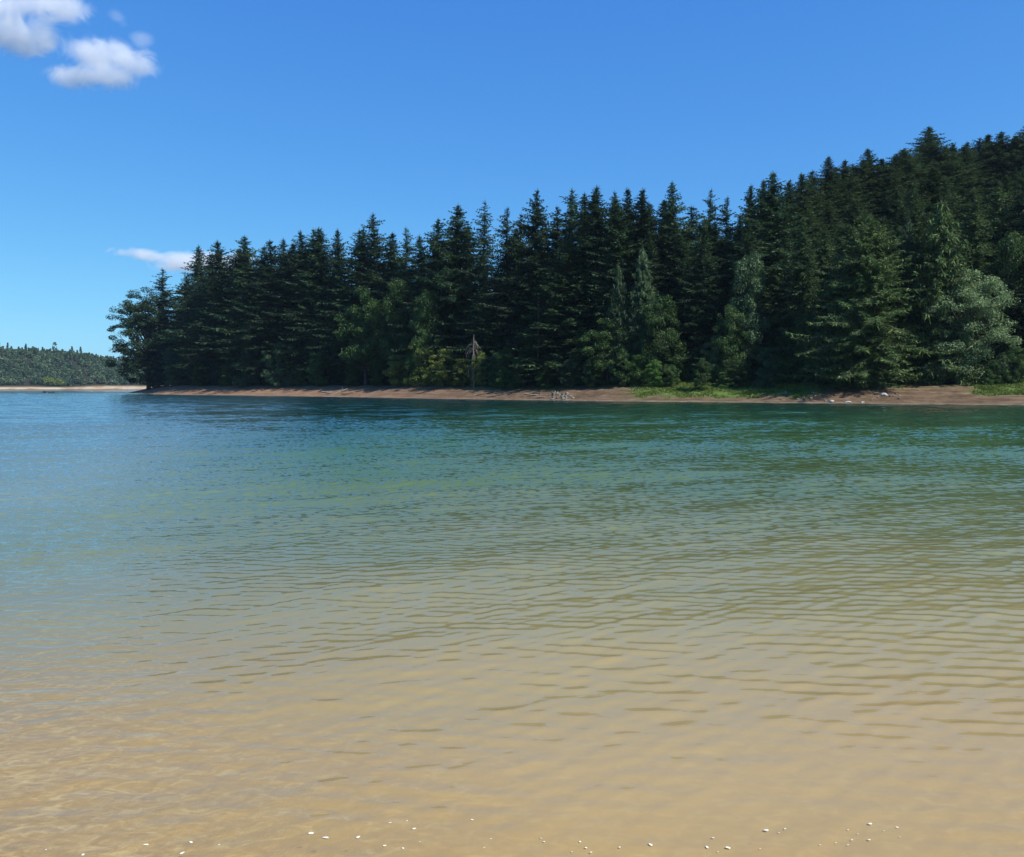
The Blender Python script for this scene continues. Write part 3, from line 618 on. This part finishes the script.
for px, py, hw, mt, lab in [(409, 364, 9, 'Y', 'small golden green bush between the leftmost and the tallest yellow green bushes'), (434, 366, 9, 'Y', 'small low yellow green bush at the water side of the tall one'),
    (456, 368, 8, 'Y', 'lowest yellow green bush left of the dead snag'), (474, 366, 8, 'Y', 'yellow green bush growing over the foot of the dead snag'), (492, 364, 9, 'L', 'green bush next right of the small golden bush'),
    (517, 360, 12, 'L', 'green bush under the slim green leafy tree'), (545, 366, 12, 'L', 'green bush directly behind the rock pile'), (570, 362, 13, 'C', 'dark green bush behind the right end of the rock pile'), (592, 360, 12, 'L', 'green bush at the foot of the leafy tree by the rocks'),
    (622, 352, 13, 'L', 'green bush at the left start of the grassy bank'), (655, 362, 12, 'B', 'second brighter green bush at the start of the grassy bank'), (672, 366, 11, 'L', 'low green bush at the foot of the sloping leafy tree'),
    (378, 364, 11, 'L', 'green bush under the right side of the round maple'), (354, 362, 12, 'L', 'green bush under the left side of the round maple'), (724, 372, 9, 'L', 'little green bush right beside the small lone round one'), (765, 368, 12, 'C', 'dim low bush in the middle of the grassy bank'),
    (990, 360, 10, 'L', 'small bush in the grass right of the pale bushy tree'), (300, 366, 10, 'L', 'small dim bush left of the drift roots'), (225, 368, 9, 'L', 'small dim bush right beside the lone bright green bush')]:
    put('bush', rnd.choice(BUSH), px, py, 5, hw, dict(Y=M_YEL, L=M_LEAF, C=M_CEDAR, B=M_BRIGHT)[mt], lab, 'bush')
r3 = random.Random(44)
for i in range(64):
    px = 166 + i * 13.8 + r3.uniform(-4, 4); off = r3.uniform(14, 18) * (1.35 if px < 450 else 1)
    Y = shore_Y(px) + off; x = at(px, Y)
    if sdist(np.array([x]), np.array([Y]))[0] < (13.5 if px < 450 else 11): continue
    v = r3.choice(BUSH); h = r3.uniform(3.5, 7)
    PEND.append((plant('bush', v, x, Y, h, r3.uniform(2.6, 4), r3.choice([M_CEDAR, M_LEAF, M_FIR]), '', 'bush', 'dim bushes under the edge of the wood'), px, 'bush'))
for i in range(22):
    px = 165 + i * 14 + r3.uniform(-4, 4); Y = shore_Y(px) + r3.uniform(32, 40); x = at(px, Y)
    if sdist(np.array([x]), np.array([Y]))[0] < 12: continue
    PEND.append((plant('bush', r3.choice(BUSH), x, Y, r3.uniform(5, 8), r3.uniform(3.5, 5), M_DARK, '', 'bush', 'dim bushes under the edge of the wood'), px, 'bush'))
# --- dead snag
def snag(px, py, off):
    Y = shore_Y(px) + off; x = at(px, Y); z = ground(x, Y); h = top_z(py, Y) - z
    e = bpy.data.objects.new('dead_tree', None); COL.objects.link(e); e.location = (x, Y, z - .1)
    rs = np.random.RandomState(3)
    V, F = tube([(0, 0, 0), (.05, 0, h * .4), (-.06, 0, h * .8), (0, 0, h)], [.2, .17, .13, .04], 8); me = new_mesh('trunk', V, [F], True); obj('trunk', me, M_DEAD, e)
    a = Acc()
    for i in range(46):
        z0 = h * rs.uniform(.25, .93); az = rs.uniform(0, 6.28); L_ = rs.uniform(.8, 2.0)
        c, s = math.cos(az), math.sin(az)
        V, F = tube([(0, 0, z0), (c * L_ * .45, s * L_ * .45, z0 - .05), (c * L_ * .8, s * L_ * .8, z0 - L_ * .5), (c * L_ * .9, s * L_ * .9, z0 - L_ * rs.uniform(.9, 1.5))], [.05, .04, .03, .012], 4)
        a.add(V, F)
    obj('branches', a.mesh('branches'), M_DEAD, e)
    tag(e, 'grey dead snag with hanging bare branches above the yellow green bushes', 'dead tree')
snag(474, 334, 13.5)
# bare pole among the firs, added for the sunlit stretch of a fir's trunk
def pole(px, py, off, r):
    Y = shore_Y(px) + off; x = at(px, Y); z = ground(x, Y); h = top_z(py, Y) - z
    V, F = tube([(0, 0, -.3), (.05, 0, h * .5), (.02, .05, h)], [r, r * .8, r * .35], 8)
    a = Acc(); a.add(V, F)
    rs = np.random.RandomState(9)
    for i in range(7):
        z0 = h * rs.uniform(.55, .97); az = rs.uniform(0, 6.28); V, F = tube([(0, 0, z0), (math.cos(az) * .5, math.sin(az) * .5, z0 + .1)], [.04, .01], 4); a.add(V, F)
    o = obj('dead_tree', a.mesh('dead_tree'), M_BARKO); o.location = (x, Y, z)
    tag(o, 'bare straight trunk showing reddish between the firs right of the tallest middle fir', 'dead tree')
M_BARKO = bark_mat('reddish_bark', (.12, .065, .04), (.28, .17, .11))
pole(538, 297, 15, .17)

# ------------------------------------------------------------------ grass on the bank (uncountable)
def grass_patch():
    rs = np.random.RandomState(12)
    n = 110000
    px = np.concatenate([rs.uniform(612, 845, n // 2), rs.uniform(950, 1100, n // 2)]); off = rs.uniform(1, 20, n)
    Ys = np.interp(px, SH_PX, SH_Y) + off; xs = (px - 512) / FPX * Ys
    d = sdist(xs, Ys); g = grassy(px, d, xs, Ys)
    pat = fbm(xs / 1.7, Ys / 1.7, 3); keep = rs.rand(n) < g * sstep(.3, .55, pat); keep &= g > .3
    xs, Ys = xs[keep], Ys[keep]; zs = height(xs, Ys)
    P = np.stack([xs, Ys, zs - .03], 1); k = len(P)
    a = rs.uniform(0, 6.28, k); U = np.stack([np.cos(a), np.sin(a), 0 * a], 1); h = rs.uniform(.06, .26, k)[:, None]; w = rs.uniform(.04, .10, k)[:, None]
    tip = P + np.stack([rs.normal(0, .1, k), rs.normal(0, .1, k), h[:, 0]], 1)
    V = np.stack([P - U * w, P + U * w, tip + U * w * .4, tip - U * w * .5], 1).reshape(-1, 3)
    return new_mesh('bank_grass', V, [np.arange(len(V)).reshape(-1, 4)])
M_GRASS = leaf_mat('grass_blades', (.08, .12, .022), (.13, .19, .035), (.22, .25, .075), .0, .4, .5)
tag(obj('bank_grass', grass_patch(), M_GRASS), 'short green grass growing on the bank', 'grass', kind='stuff')

# ------------------------------------------------------------------ rocks, drift wood
m, nd, lk, out = nodes_of('bank_rock')
geo = N(nd, 'ShaderNodeNewGeometry'); oi = N(nd, 'ShaderNodeObjectInfo')
n = N(nd, 'ShaderNodeTexNoise'); n.inputs['Scale'].default_value = 4; n.inputs['Detail'].default_value = 6; lk.new(geo.outputs['Position'], n.inputs['Vector'])
r = ramp(nd, [(.3, (.09, .072, .055)), (.55, (.17, .14, .11)), (.75, (.27, .235, .185))]); lk.new(n.outputs[0], r.inputs[0])
hs = N(nd, 'ShaderNodeHueSaturation'); v = N(nd, 'ShaderNodeMapRange'); v.inputs[3].default_value = .6; v.inputs[4].default_value = 1.35
lk.new(oi.outputs['Random'], v.inputs[0]); lk.new(v.outputs[0], hs.inputs['Value']); lk.new(r.outputs[0], hs.inputs['Color'])
p = N(nd, 'ShaderNodeBsdfPrincipled'); p.inputs['Roughness'].default_value = .85; lk.new(hs.outputs[0], p.inputs['Base Color']); lk.new(p.outputs[0], out.inputs[0])
M_ROCK = m
m, nd, lk, out = nodes_of('pale_stone')
p = N(nd, 'ShaderNodeBsdfPrincipled'); p.inputs['Roughness'].default_value = .7
n = N(nd, 'ShaderNodeTexNoise'); n.inputs['Scale'].default_value = 9; r = ramp(nd, [(.3, (.34, .31, .26)), (.7, (.48, .45, .38))]); lk.new(n.outputs[0], r.inputs[0]); lk.new(r.outputs[0], p.inputs['Base Color']); lk.new(p.outputs[0], out.inputs[0])
M_PSTONE = m

def rock_mesh(seed):
    bm = bmesh.new(); bmesh.ops.create_icosphere(bm, subdivisions=3, radius=1)
    rs = np.random.RandomState(seed); pl = [(Vector(rs.normal(0, 1, 3)).normalized(), rs.uniform(.55, .9)) for _ in range(9)]
    for v in bm.verts:
        for d, c in pl:
            k = v.co.dot(d)
            if k > c: v.co -= d * (k - c) * .92
        v.co *= 1 + .05 * math.sin(v.co.x * 9 + seed) * math.cos(v.co.y * 8)
    me = bpy.data.meshes.new('rock'); bm.to_mesh(me); bm.free(); return me
ROCKS = [rock_mesh(s) for s in range(6)]
def rock(px, off, sx, sy, sz, label, cat='rock', grp=None, m=None, name='rock'):
    Y = shore_Y(px) + off; x = at(px, Y); z = ground(x, Y)
    me = mesh_for(rnd.choice(ROCKS), m or M_ROCK)
    o = obj(name, me); o.location = (x, Y, max(z, -.05) + sz * .35); o.scale = (sx, sy, sz); o.rotation_euler = (rnd.uniform(-.3, .3), rnd.uniform(-.3, .3), rnd.uniform(0, 6.28))
    tag(o, label, cat, grp); return o
for i in range(26):
    rock(rnd.gauss(562, 8), rnd.uniform(1.2, 6), rnd.uniform(.15, .42), rnd.uniform(.15, .4), rnd.uniform(.12, .34), 'pile', grp='rocks in the pile below the slim leafy tree')
for i in range(24):
    rock(rnd.uniform(780, 832), rnd.uniform(.8, 5.5), rnd.uniform(.12, .34), rnd.uniform(.12, .3), rnd.uniform(.08, .2), 'rubble', grp='rubble between the grass and the big olive fir')
for i in range(14):
    rock(rnd.uniform(868, 900), rnd.uniform(1.5, 6), rnd.uniform(.1, .25), rnd.uniform(.1, .22), rnd.uniform(.07, .16), 'scatter', grp='small rocks below the big olive fir')
rock(831, .5, .55, .3, .22, 'whitish rock at the water line below the left side of the big olive fir', m=M_PSTONE)
rock(848, .5, .4, .25, .14, 'flat whitish rock at the water line right of the larger whitish one', m=M_PSTONE)
rock(862, .5, .3, .22, .12, 'smallest whitish rock at the water line, rightmost of the three', m=M_PSTONE)
rock(884, 3.8, .42, .3, .26, 'whitish rock on the dirt bank beside the short drift log', m=M_PSTONE)

def log(name, px, off, L_, r, rz, tilt, label, stubs=3, m=None, seed=0, roots=False):
    Y = shore_Y(px) + off; x = at(px, Y); z = ground(x, Y)
    rs = np.random.RandomState(seed); a = Acc()
    xs = np.linspace(-L_ / 2, L_ / 2, 7); V, F = tube([(t, rs.normal(0, .04), rs.normal(0, .03)) for t in xs], [r * (1.1 - .5 * i / 6) for i in range(7)], 8); a.add(V, F)
    for e_, rr in ((-L_ / 2, r * 1.1), (L_ / 2, r * .6)):
        V, F = tube([(e_, 0, 0), (e_ + (.03 if e_ > 0 else -.03), 0, 0)], [rr, .01], 8); a.add(V, F)
    for i in range(stubs):
        t = rs.uniform(-.4, .4) * L_; V, F = tube([(t, 0, 0), (t + rs.normal(0, .15), rs.normal(0, .3), rs.uniform(.3, .8))], [r * .35, .02], 5); a.add(V, F)
    if roots:
        for i in range(14):
            an = rs.uniform(0, 6.28); q = rs.uniform(.5, 1.1); V, F = tube([(-L_ / 2, 0, 0), (-L_ / 2 - .2, math.cos(an) * q * .5, math.sin(an) * q * .5), (-L_ / 2 - rs.uniform(.1, .5), math.cos(an) * q, math.sin(an) * q)], [r * .45, r * .3, .02], 5); a.add(V, F)
    o = obj(name, a.mesh(name), m or M_DEAD); o.location = (x, Y, max(z, -.02) + r * .7); o.rotation_euler = (0, tilt, rz)
    tag(o, label, 'log')
log('drift_log', 339, 6.5, 4.2, .2, .5, -.35, 'grey upturned drift log with spread roots at the top of the bank', 3, seed=1, roots=True)
log('drift_log', 330, 5.5, 3.6, .18, -.1, .1, 'grey drift log lying at the foot of the upturned one', 2, seed=2)
log('drift_log', 349, 4.5, 3.0, .12, .2, 0, 'thin dark drift log lying right of the upturned one', 1, M_BARK, seed=3)
log('drift_log', 535, 3.6, 3.4, .14, .15, .08, 'pale drift log lying left of the rock pile', 2, seed=4)
log('drift_log', 554, 4.0, 1.6, .17, 1.2, -1.0, 'short pale stump standing tilted in the rock pile', 1, seed=5)
log('drift_log', 545, 2.6, 2.6, .1, -.2, 0, 'thin pale stick lying in front of the rock pile', 2, seed=6)
log('drift_log', 881, 4.6, 1.8, .12, .1, .0, 'short dark drift log on the dirt bank below the big olive fir', 2, M_BARK, seed=7)
M_WET = bark_mat('wet_bark', (.010, .010, .010), (.028, .025, .022))
def float_log(px, py, L_, r, lab, seed):
    Y = CAM_Z / math.tan(math.atan((py - H / 2) / FPX) + PITCH); x = at(px, Y)
    rs = np.random.RandomState(seed); a = Acc()
    V, F = tube([(t, 0, .05 * math.sin(t * 2)) for t in np.linspace(-L_ / 2, L_ / 2, 8)], [r * .7, r, r * 1.1, r, r, r * .9, r * .8, r * .4], 8); a.add(V, F)
    for i in range(4):
        t = L_ * (-.38 + .25 * i); V, F = tube([(t, 0, 0), (t + .1, .1, r + rs.uniform(.2, .55))], [r * .55, r * .3], 6); a.add(V, F)
    o = obj('floating_log', a.mesh('floating_log'), M_WET); o.location = (x, Y, .04); o.rotation_euler = (0, 0, rs.uniform(-.2, .2)); tag(o, lab, 'log')
float_log(44.8, 392.9, 1.4, .30, 'shorter dark log floating far out, left of the two', 1)
float_log(51.6, 393.1, 2.3, .26, 'longer dark log with stubs floating far out, right of the two', 2)

# ------------------------------------------------------------------ far shore wood
def far_tree(rs, conic, h, r):
    if conic:
        n = 120; t = rs.rand(n) ** .8; z = h * (.06 + .92 * t); rr = r * (1 - t) * rs.uniform(.5, 1.1, n) + .1
    else:
        n = 130; d = rs.normal(0, 1, (n, 3)); d /= np.linalg.norm(d, axis=1)[:, None]; z = h * (.55 + .42 * d[:, 2]); rr = r * np.hypot(d[:, 0], d[:, 1]) * rs.uniform(.7, 1.05, n)
    a = rs.uniform(0, 6.28, n); P = np.stack([rr * np.cos(a), rr * np.sin(a), z], 1)
    s = rs.uniform(.6, 1.3, n)[:, None]
    U = rs.normal(0, 1, (n, 3)); U[:, 2] *= .5; U /= np.linalg.norm(U, axis=1)[:, None]; Wv = np.cross(U, rs.normal(0, 1, (n, 3))); Wv /= np.linalg.norm(Wv, axis=1)[:, None]
    return np.stack([P - U * s, P + Wv * s * .7, P + U * s, P - Wv * s * .7], 1).reshape(-1, 3)
def far_mass():
    rs = np.random.RandomState(77); VV = []
    for i in range(4200):
        px = rs.uniform(-330, 330); Y = 872 + rs.rand() ** 1.4 * 260; x = at(px, Y)
        if sdist(np.array([x]), np.array([Y]), FAR)[0] < (20 if px < 325 else 25 if px < 500 else 17 if px < 740 else 14): continue
        z = ground(x, Y); con = rs.rand() < .6; h = rs.uniform(6.5, 10.5) if con else rs.uniform(5.5, 8)
        VV.append(far_tree(rs, con, h, h * (.30 if con else .5)) + [x, Y, z - .3])
    V = np.concatenate(VV); return new_mesh('far_forest', V, [np.arange(len(V)).reshape(-1, 4)])
tag(obj('far_forest', far_mass(), M_FAR), 'hazy green wood covering the low hill across the lake', 'forest', kind='stuff')
rsf = np.random.RandomState(5)
def far_thing(kind, px, py, Y, con, wr, m, lab, cat, grp=None):
    x = at(px, Y); z = ground(x, Y); h = max(3, top_z(py, Y) - z)
    e = bpy.data.objects.new(kind, None); COL.objects.link(e); e.location = (x, Y, z - .2)
    V = far_tree(rsf, con, h, wr); obj('crown', new_mesh('crown', V, [np.arange(len(V)).reshape(-1, 4)]), m, e)
    V, F = tube([(0, 0, 0), (0, 0, h * .9)], [.3, .05], 5); obj('trunk', new_mesh('trunk', V, [F], True), M_BARK, e)
    tag(e, lab, cat, grp)
far_thing('far_tree', 56.3, 341.5, 1010, False, 2.6, M_FAR, 'taller round-topped tree standing above the far hill skyline', 'tree')
for px, py in [(1, 341), (9.5, 342.5), (27.5, 343.5), (34.5, 346), (73.5, 346), (82, 346.5)]:
    far_thing('far_tree', px, py, 1004 + rsf.uniform(-6, 20), True, 3.2, M_FAR, 'small dark fir on the crest of the far hill skyline', 'tree', 'firs on the crest of the far hill')
for px, py in [(47, 376), (52, 377.5), (57, 379), (62, 380)]:
    far_thing('far_bush', px, py, 893, False, 3.6, M_YEL, 'yellow green bush above the far beach behind the floating logs', 'bush', 'yellow green bushes above the far beach')

# ------------------------------------------------------------------ white flecks drifting on the shallows
def fleck_mesh(seed):
    rs = np.random.RandomState(seed); bm = bmesh.new(); bmesh.ops.create_icosphere(bm, subdivisions=2, radius=1)
    for v in bm.verts:
        a = math.atan2(v.co.y, v.co.x); k = 1 + .22 * math.sin(2 * a + seed) + .12 * math.sin(3 * a + 2 * seed)
        v.co = Vector((v.co.x * k, v.co.y * k * .8, v.co.z * .09))
    for f in bm.faces: f.smooth = True
    me = bpy.data.meshes.new('petal'); bm.to_mesh(me); bm.free(); return me
m, nd, lk, out = nodes_of('white_petal')
p = N(nd, 'ShaderNodeBsdfPrincipled'); p.inputs['Base Color'].default_value = (.85, .82, .72, 1); p.inputs['Roughness'].default_value = .5
n = N(nd, 'ShaderNodeTexNoise'); n.inputs['Scale'].default_value = 60; r = ramp(nd, [(.3, (.66, .58, .40)), (.6, (.82, .78, .64))]); lk.new(n.outputs[0], r.inputs[0]); lk.new(r.outputs[0], p.inputs['Base Color']); lk.new(p.outputs[0], out.inputs[0])
M_PETAL = m
FLECK = [fleck_mesh(s) for s in range(5)]
for f in FLECK: f.materials.append(M_PETAL)
PET = [(325.5, 839, 4.6, 'largest white petal drifting at the left, lower right of the pair'), (311, 834.5, 3.6, 'second white petal of the pair at the left, above left of the largest'),
       (358, 838.5, 3, None), (390, 824, 2, None), (407, 822, 1.6, None), (414, 830, 3, None), (384.5, 847, 2.4, None), (403, 849.5, 1.8, None), (472, 821, 2.4, None), (420, 843, 1, None),
       (146, 846, 3.4, 'white petal drifting apart at the bottom left'), (191, 843.5, 2.8, None), (219, 846, 1.6, None), (182, 854.5, 3.6, None), (83, 856, 2.6, 'leftmost white petal at the bottom edge'), (46, 851, 1.6, None),
       (541, 839.5, 1.4, None), (544, 843, 1.6, None), (484, 849, 1.4, None), (491, 840, 1.4, None), (580, 843, 1.8, None), (586, 849, 1.6, None), (591, 853.5, 1.8, None), (572, 853, 1.2, None),
       (619.5, 848.5, 1.6, None), (650.5, 846, 3.0, 'white petal by itself at the bottom, between the middle cluster and the right cluster'), (707, 848.5, 2.4, None), (713, 839, 1.8, None), (728, 849, 3.0, None), (718, 853, 1, None),
       (766, 831.5, 3.2, 'largest white petal of the right cluster, its farthest one'), (785, 830, 1.4, None), (779, 834, 1.2, None), (820, 846, 1.2, None), (848, 831, 1.2, None), (852, 841, 1.4, None), (870, 825, 2.6, None), (869, 841, 2.2, None), (897, 828.5, 1.8, None), (848, 846, 1.2, None), (836, 844, 1, None), (858, 835, 1, None), (884, 832, .9, None), (900, 838, .8, None), (760, 850, .9, None)]
for px, py, s, lab in PET:
    Y = CAM_Z / math.tan(math.atan((py - H / 2) / FPX) + PITCH); dist = math.hypot(Y, CAM_Z); x = at(px, Y * math.cos(PITCH) + CAM_Z * math.sin(PITCH))
    o = obj('petal', rnd.choice(FLECK)); rad = s / FPX * dist * .64; o.scale = (rad, rad, rad); o.location = (x, Y, .006 + rad * .12); o.rotation_euler = (rnd.uniform(-.15, .15), rnd.uniform(-.15, .15), rnd.gauss(0, .4))
    seg = 'left' if px < 500 else ('middle' if px < 680 else 'right')
    txt = {'left': 'small white petal drifting on the shallow water in the left scatter', 'middle': 'tiny white petal drifting on the shallow water in the middle cluster', 'right': 'tiny white petal drifting on the shallow water in the right scatter'}[seg]
    tag(o, lab or txt, 'petal', 'white petals drifting, %s scatter' % seg)

# ------------------------------------------------------------------ clouds: lit volumes of vapour, far beyond the hill
def cloud(name, dist, puffs, label, dens, nscale, grp=None, seed=0.0):
    """puffs: (px, py, rx_px, ry_px) placed at dist metres; the hull is a closed mesh round them"""
    cs = []
    for px, py, rx, ry in puffs:
        el = math.atan((H / 2 - py) / FPX) - PITCH
        k = dist / FPX
        cs.append((Vector((at(px, dist), dist + rnd.uniform(-.3, .3) * rx * k, CAM_Z + dist * math.tan(el))), rx * k, min(rx, ry * 2.2) * k, ry * k))
    bm = bmesh.new()
    for c, rx, ry, rz in cs:
        r = bmesh.ops.create_icosphere(bm, subdivisions=3, radius=1)
        for v in r['verts']: v.co = Vector((v.co.x * rx * 1.15, v.co.y * ry * 1.15, v.co.z * rz * 1.15)) + c
    me = bpy.data.meshes.new(name); bm.to_mesh(me); bm.free()
    m, nd, lk, out = nodes_of(name + '_vapour'); out_v = out
    geo = N(nd, 'ShaderNodeNewGeometry')
    cur = None
    for c, rx, ry, rz in cs:
        s = N(nd, 'ShaderNodeVectorMath', operation='SUBTRACT'); s.inputs[1].default_value = c; lk.new(geo.outputs['Position'], s.inputs[0])
        d = N(nd, 'ShaderNodeVectorMath', operation='DIVIDE'); d.inputs[1].default_value = (rx, ry, rz); lk.new(s.outputs[0], d.inputs[0])
        l = N(nd, 'ShaderNodeVectorMath', operation='LENGTH'); lk.new(d.outputs[0], l.inputs[0])
        o = N(nd, 'ShaderNodeMath', operation='SUBTRACT'); o.inputs[0].default_value = 1; lk.new(l.outputs['Value'], o.inputs[1])
        if cur is None: cur = o.outputs[0]
        else:
            mx = N(nd, 'ShaderNodeMath', operation='SMOOTH_MAX'); mx.inputs[2].default_value = .15; lk.new(cur, mx.inputs[0]); lk.new(o.outputs[0], mx.inputs[1]); cur = mx.outputs[0]
    n = N(nd, 'ShaderNodeTexNoise'); n.inputs['Scale'].default_value = nscale; n.inputs['Detail'].default_value = 9; n.inputs['Roughness'].default_value = .66; n.inputs['Distortion'].default_value = .8; lk.new(geo.outputs['Position'], n.inputs['Vector'])
    a = N(nd, 'ShaderNodeMath', operation='MULTIPLY_ADD'); a.inputs[1].default_value = 2.3; lk.new(n.outputs[0], a.inputs[0]); lk.new(cur, a.inputs[2])
    b = N(nd, 'ShaderNodeMapRange'); b.inputs[1].default_value = 1.33; b.inputs[2].default_value = 1.75; b.inputs[3].default_value = 0; b.inputs[4].default_value = dens; lk.new(a.outputs[0], b.inputs[0])
    v = N(nd, 'ShaderNodeVolumeScatter'); v.inputs['Color'].default_value = (1, 1, 1, 1); lk.new(b.outputs[0], v.inputs['Density'])
    lk.new(v.outputs[0], out.inputs['Volume'])
    o = obj(name, me, m)
    rm = o.modifiers.new('merge', 'REMESH'); rm.mode = 'VOXEL'; rm.voxel_size = min(c[3] for c in cs) * .3
    tag(o, label, 'cloud', grp)
    return o
cloud('cloud', 2600, [(8, 8, 40, 22), (40, 0, 30, 16), (70, 6, 34, 16), (20, 34, 44, 18), (52, 33, 24, 22)], 'large soft white cloud in the top left corner', .015, .013)
cloud('cloud', 2600, [(100, 52, 36, 18), (122, 50, 26, 16), (140, 60, 28, 14), (82, 75, 34, 13), (112, 76, 36, 13)], 'white cloud in two layers, just right of and below the corner cloud', .015, .013)
cloud('cloud', 2600, [(124, 15, 13, 10)], 'faint wisp of cloud above the two-layered cloud', .006, .012)
cloud('cloud', 2600, [(150, 40, 15, 9)], 'faint wisp of cloud at the upper right of the two-layered cloud', .006, .012)
cloud('cloud', 3600, [(134, 252, 28, 8), (156, 257, 22, 8), (183, 262, 36, 14), (212, 261, 34, 14), (240, 258, 20, 10)], 'low white cloud behind the firs near the tip of the point', .013, .009)

# ------------------------------------------------------------------ labels of the firs that fill the wood
MARK = {'wood': [(155, 'the round tip tree'), (201, 'the lone bright bush'), (260, 'the dim bushes near the tip'), (325, 'the drift roots'), (366, 'the round maple'), (405, 'the taller maple'), (443, 'the yellow green bushes'),
    (474, 'the dead snag'), (507, 'the low snag bush'), (540, 'the reddish bare trunk'), (570, 'the rock pile'), (608, 'the leafy tree by the rocks'), (645, 'the tall slim cedar'), (672, 'the sloping leafy tree'),
    (702, 'the small lone round bush'), (740, 'the dim leafy tree'), (775, 'the rubble'), (806, 'the olive fir edge'), (846, 'the narrower olive fir'), (875, 'the big wide olive fir'), (908, 'the slim olive cedar'), (938, 'the tall olive cedar'), (969, 'the pale bushy tree'), (1005, 'the grass at the right edge'), (1060, 'the edge bushes')],
 'bush': None, 'skyline': [(176, 'the round tip tree'), (201, 'the fir at the white cloud'), (228, 'the dim bush'), (270, 'the lone bright bush'), (310, 'the drift roots'), (350, 'the bush by the maple'), (385, 'the round maple'), (428, 'the taller maple'), (470, 'the dead snag'), (517, 'the low snag bush'),
    (550, 'the rock pile'), (597, 'the shorter slim cedar'), (640, 'the tall slim cedar'), (690, 'the small lone round bush'), (735, 'the dim leafy tree'), (785, 'the rubble'), (806, 'the olive fir edge'), (846, 'the narrower olive fir'), (885, 'the big wide olive fir'), (908, 'the slim olive cedar'), (945, 'the tall olive cedar'), (975, 'the pale bushy tree'), (1005, 'the grass at the right edge')]}
MARK['bush'] = MARK['wood']
for kind in MARK:
    seg = {}
    for o, px, k in PEND:
        if k == kind:
            mk = min(MARK[kind], key=lambda q: abs(q[0] - px)); seg.setdefault(mk[1], []).append((px, o))
    for mk, lst in seg.items():
        lst.sort(key=lambda q: q[0]); n = len(lst)
        for i, (px, o) in enumerate(lst):
            od = ['leftmost', 'second from left', 'third from left', 'fourth from left', 'fifth from left', 'sixth from left', 'seventh from left', 'eighth from left', 'ninth from left', 'tenth from left', 'eleventh from left', 'twelfth from left', 'thirteenth from left'][min(i, 12)] if i < n - 1 else 'rightmost'
            a = {'wood': 'dark fir in the wood behind ', 'skyline': 'skyline fir above ', 'bush': 'dim bush under the trees behind '}[kind] + mk
            o['label'] = a + ('' if n == 1 else ', ' + od)
for g in ('left', 'middle', 'right'):
    lst = sorted([o for o in bpy.data.objects if o.get('group') == 'white petals drifting, %s scatter' % g], key=lambda o: o.location.x / o.location.y)
    for i, o in enumerate(lst):
        if 'scatter' in o['label'] or 'middle cluster' in o['label']:
            if o['label'].startswith(('tiny', 'small')):
                k = ['first', 'second', 'third', 'fourth', 'fifth', 'sixth', 'seventh', 'eighth', 'ninth', 'tenth'][min(i, len(lst) - 1 - i)]
                o['label'] = 'small white petal on the shallow water, %s from the %s end of the %s scatter' % (k, 'left' if i <= len(lst) - 1 - i else 'right', g)

# ------------------------------------------------------------------ air
def box(name, lo, hi):
    V = [(x, y, z) for x in (lo[0], hi[0]) for y in (lo[1], hi[1]) for z in (lo[2], hi[2])]
    F = [(0, 1, 3, 2), (4, 6, 7, 5), (0, 4, 5, 1), (2, 3, 7, 6), (0, 2, 6, 4), (1, 5, 7, 3)]
    return new_mesh(name, V, [np.array(F)])
m, nd, lk, out = nodes_of('haze')
pv = N(nd, 'ShaderNodeVolumePrincipled'); pv.inputs['Color'].default_value = (.62, .80, 1, 1); pv.inputs['Density'].default_value = HAZE; pv.inputs['Anisotropy'].default_value = .2
lk.new(pv.outputs[0], out.inputs['Volume'])
tag(obj('haze', box('haze', (-9100, -420, -12), (9100, 9100, 110)), m), 'thin blue summer haze over the lake', 'haze', kind='stuff')

for g, txt in (('rocks in the pile below the slim leafy tree', 'pale brown rock in the shore pile'), ('rubble between the grass and the big olive fir', 'purplish rock in the rubble bank'), ('small rocks below the big olive fir', 'small brown rock under the big fir')):
    lst = [o for o in bpy.data.objects if o.get('group') == g]; lst.sort(key=lambda o: o.location.z); q = len(lst) // 3
    for r_, sub in (('lower', lst[:q]), ('middle', lst[q:2 * q]), ('upper', lst[2 * q:])):
        sub = sorted(sub, key=lambda o: o.location.x / o.location.y)
        for i, o in enumerate(sub):
            j = min(i, len(sub) - 1 - i); k = ['first', 'second', 'third', 'fourth', 'fifth', 'sixth'][min(j, 5)]
            o['label'] = '%s, %s row, %s from the %s' % (txt, r_, k, 'left' if i <= len(sub) - 1 - i else 'right')
for g, txt in (('firs on the crest of the far hill', 'small fir on the far hill crest'), ('yellow green bushes above the far beach', 'yellow green bush above the far beach')):
    lst = sorted([o for o in bpy.data.objects if o.get('group') == g], key=lambda o: o.location.x / o.location.y)
    for i, o in enumerate(lst):
        j = min(i, len(lst) - 1 - i); k = ['first', 'second', 'third', 'fourth', 'fifth', 'sixth', 'seventh'][min(j, 6)]
        o['label'] = '%s, %s from the %s' % (txt, k, 'left' if i <= len(lst) - 1 - i else 'right')
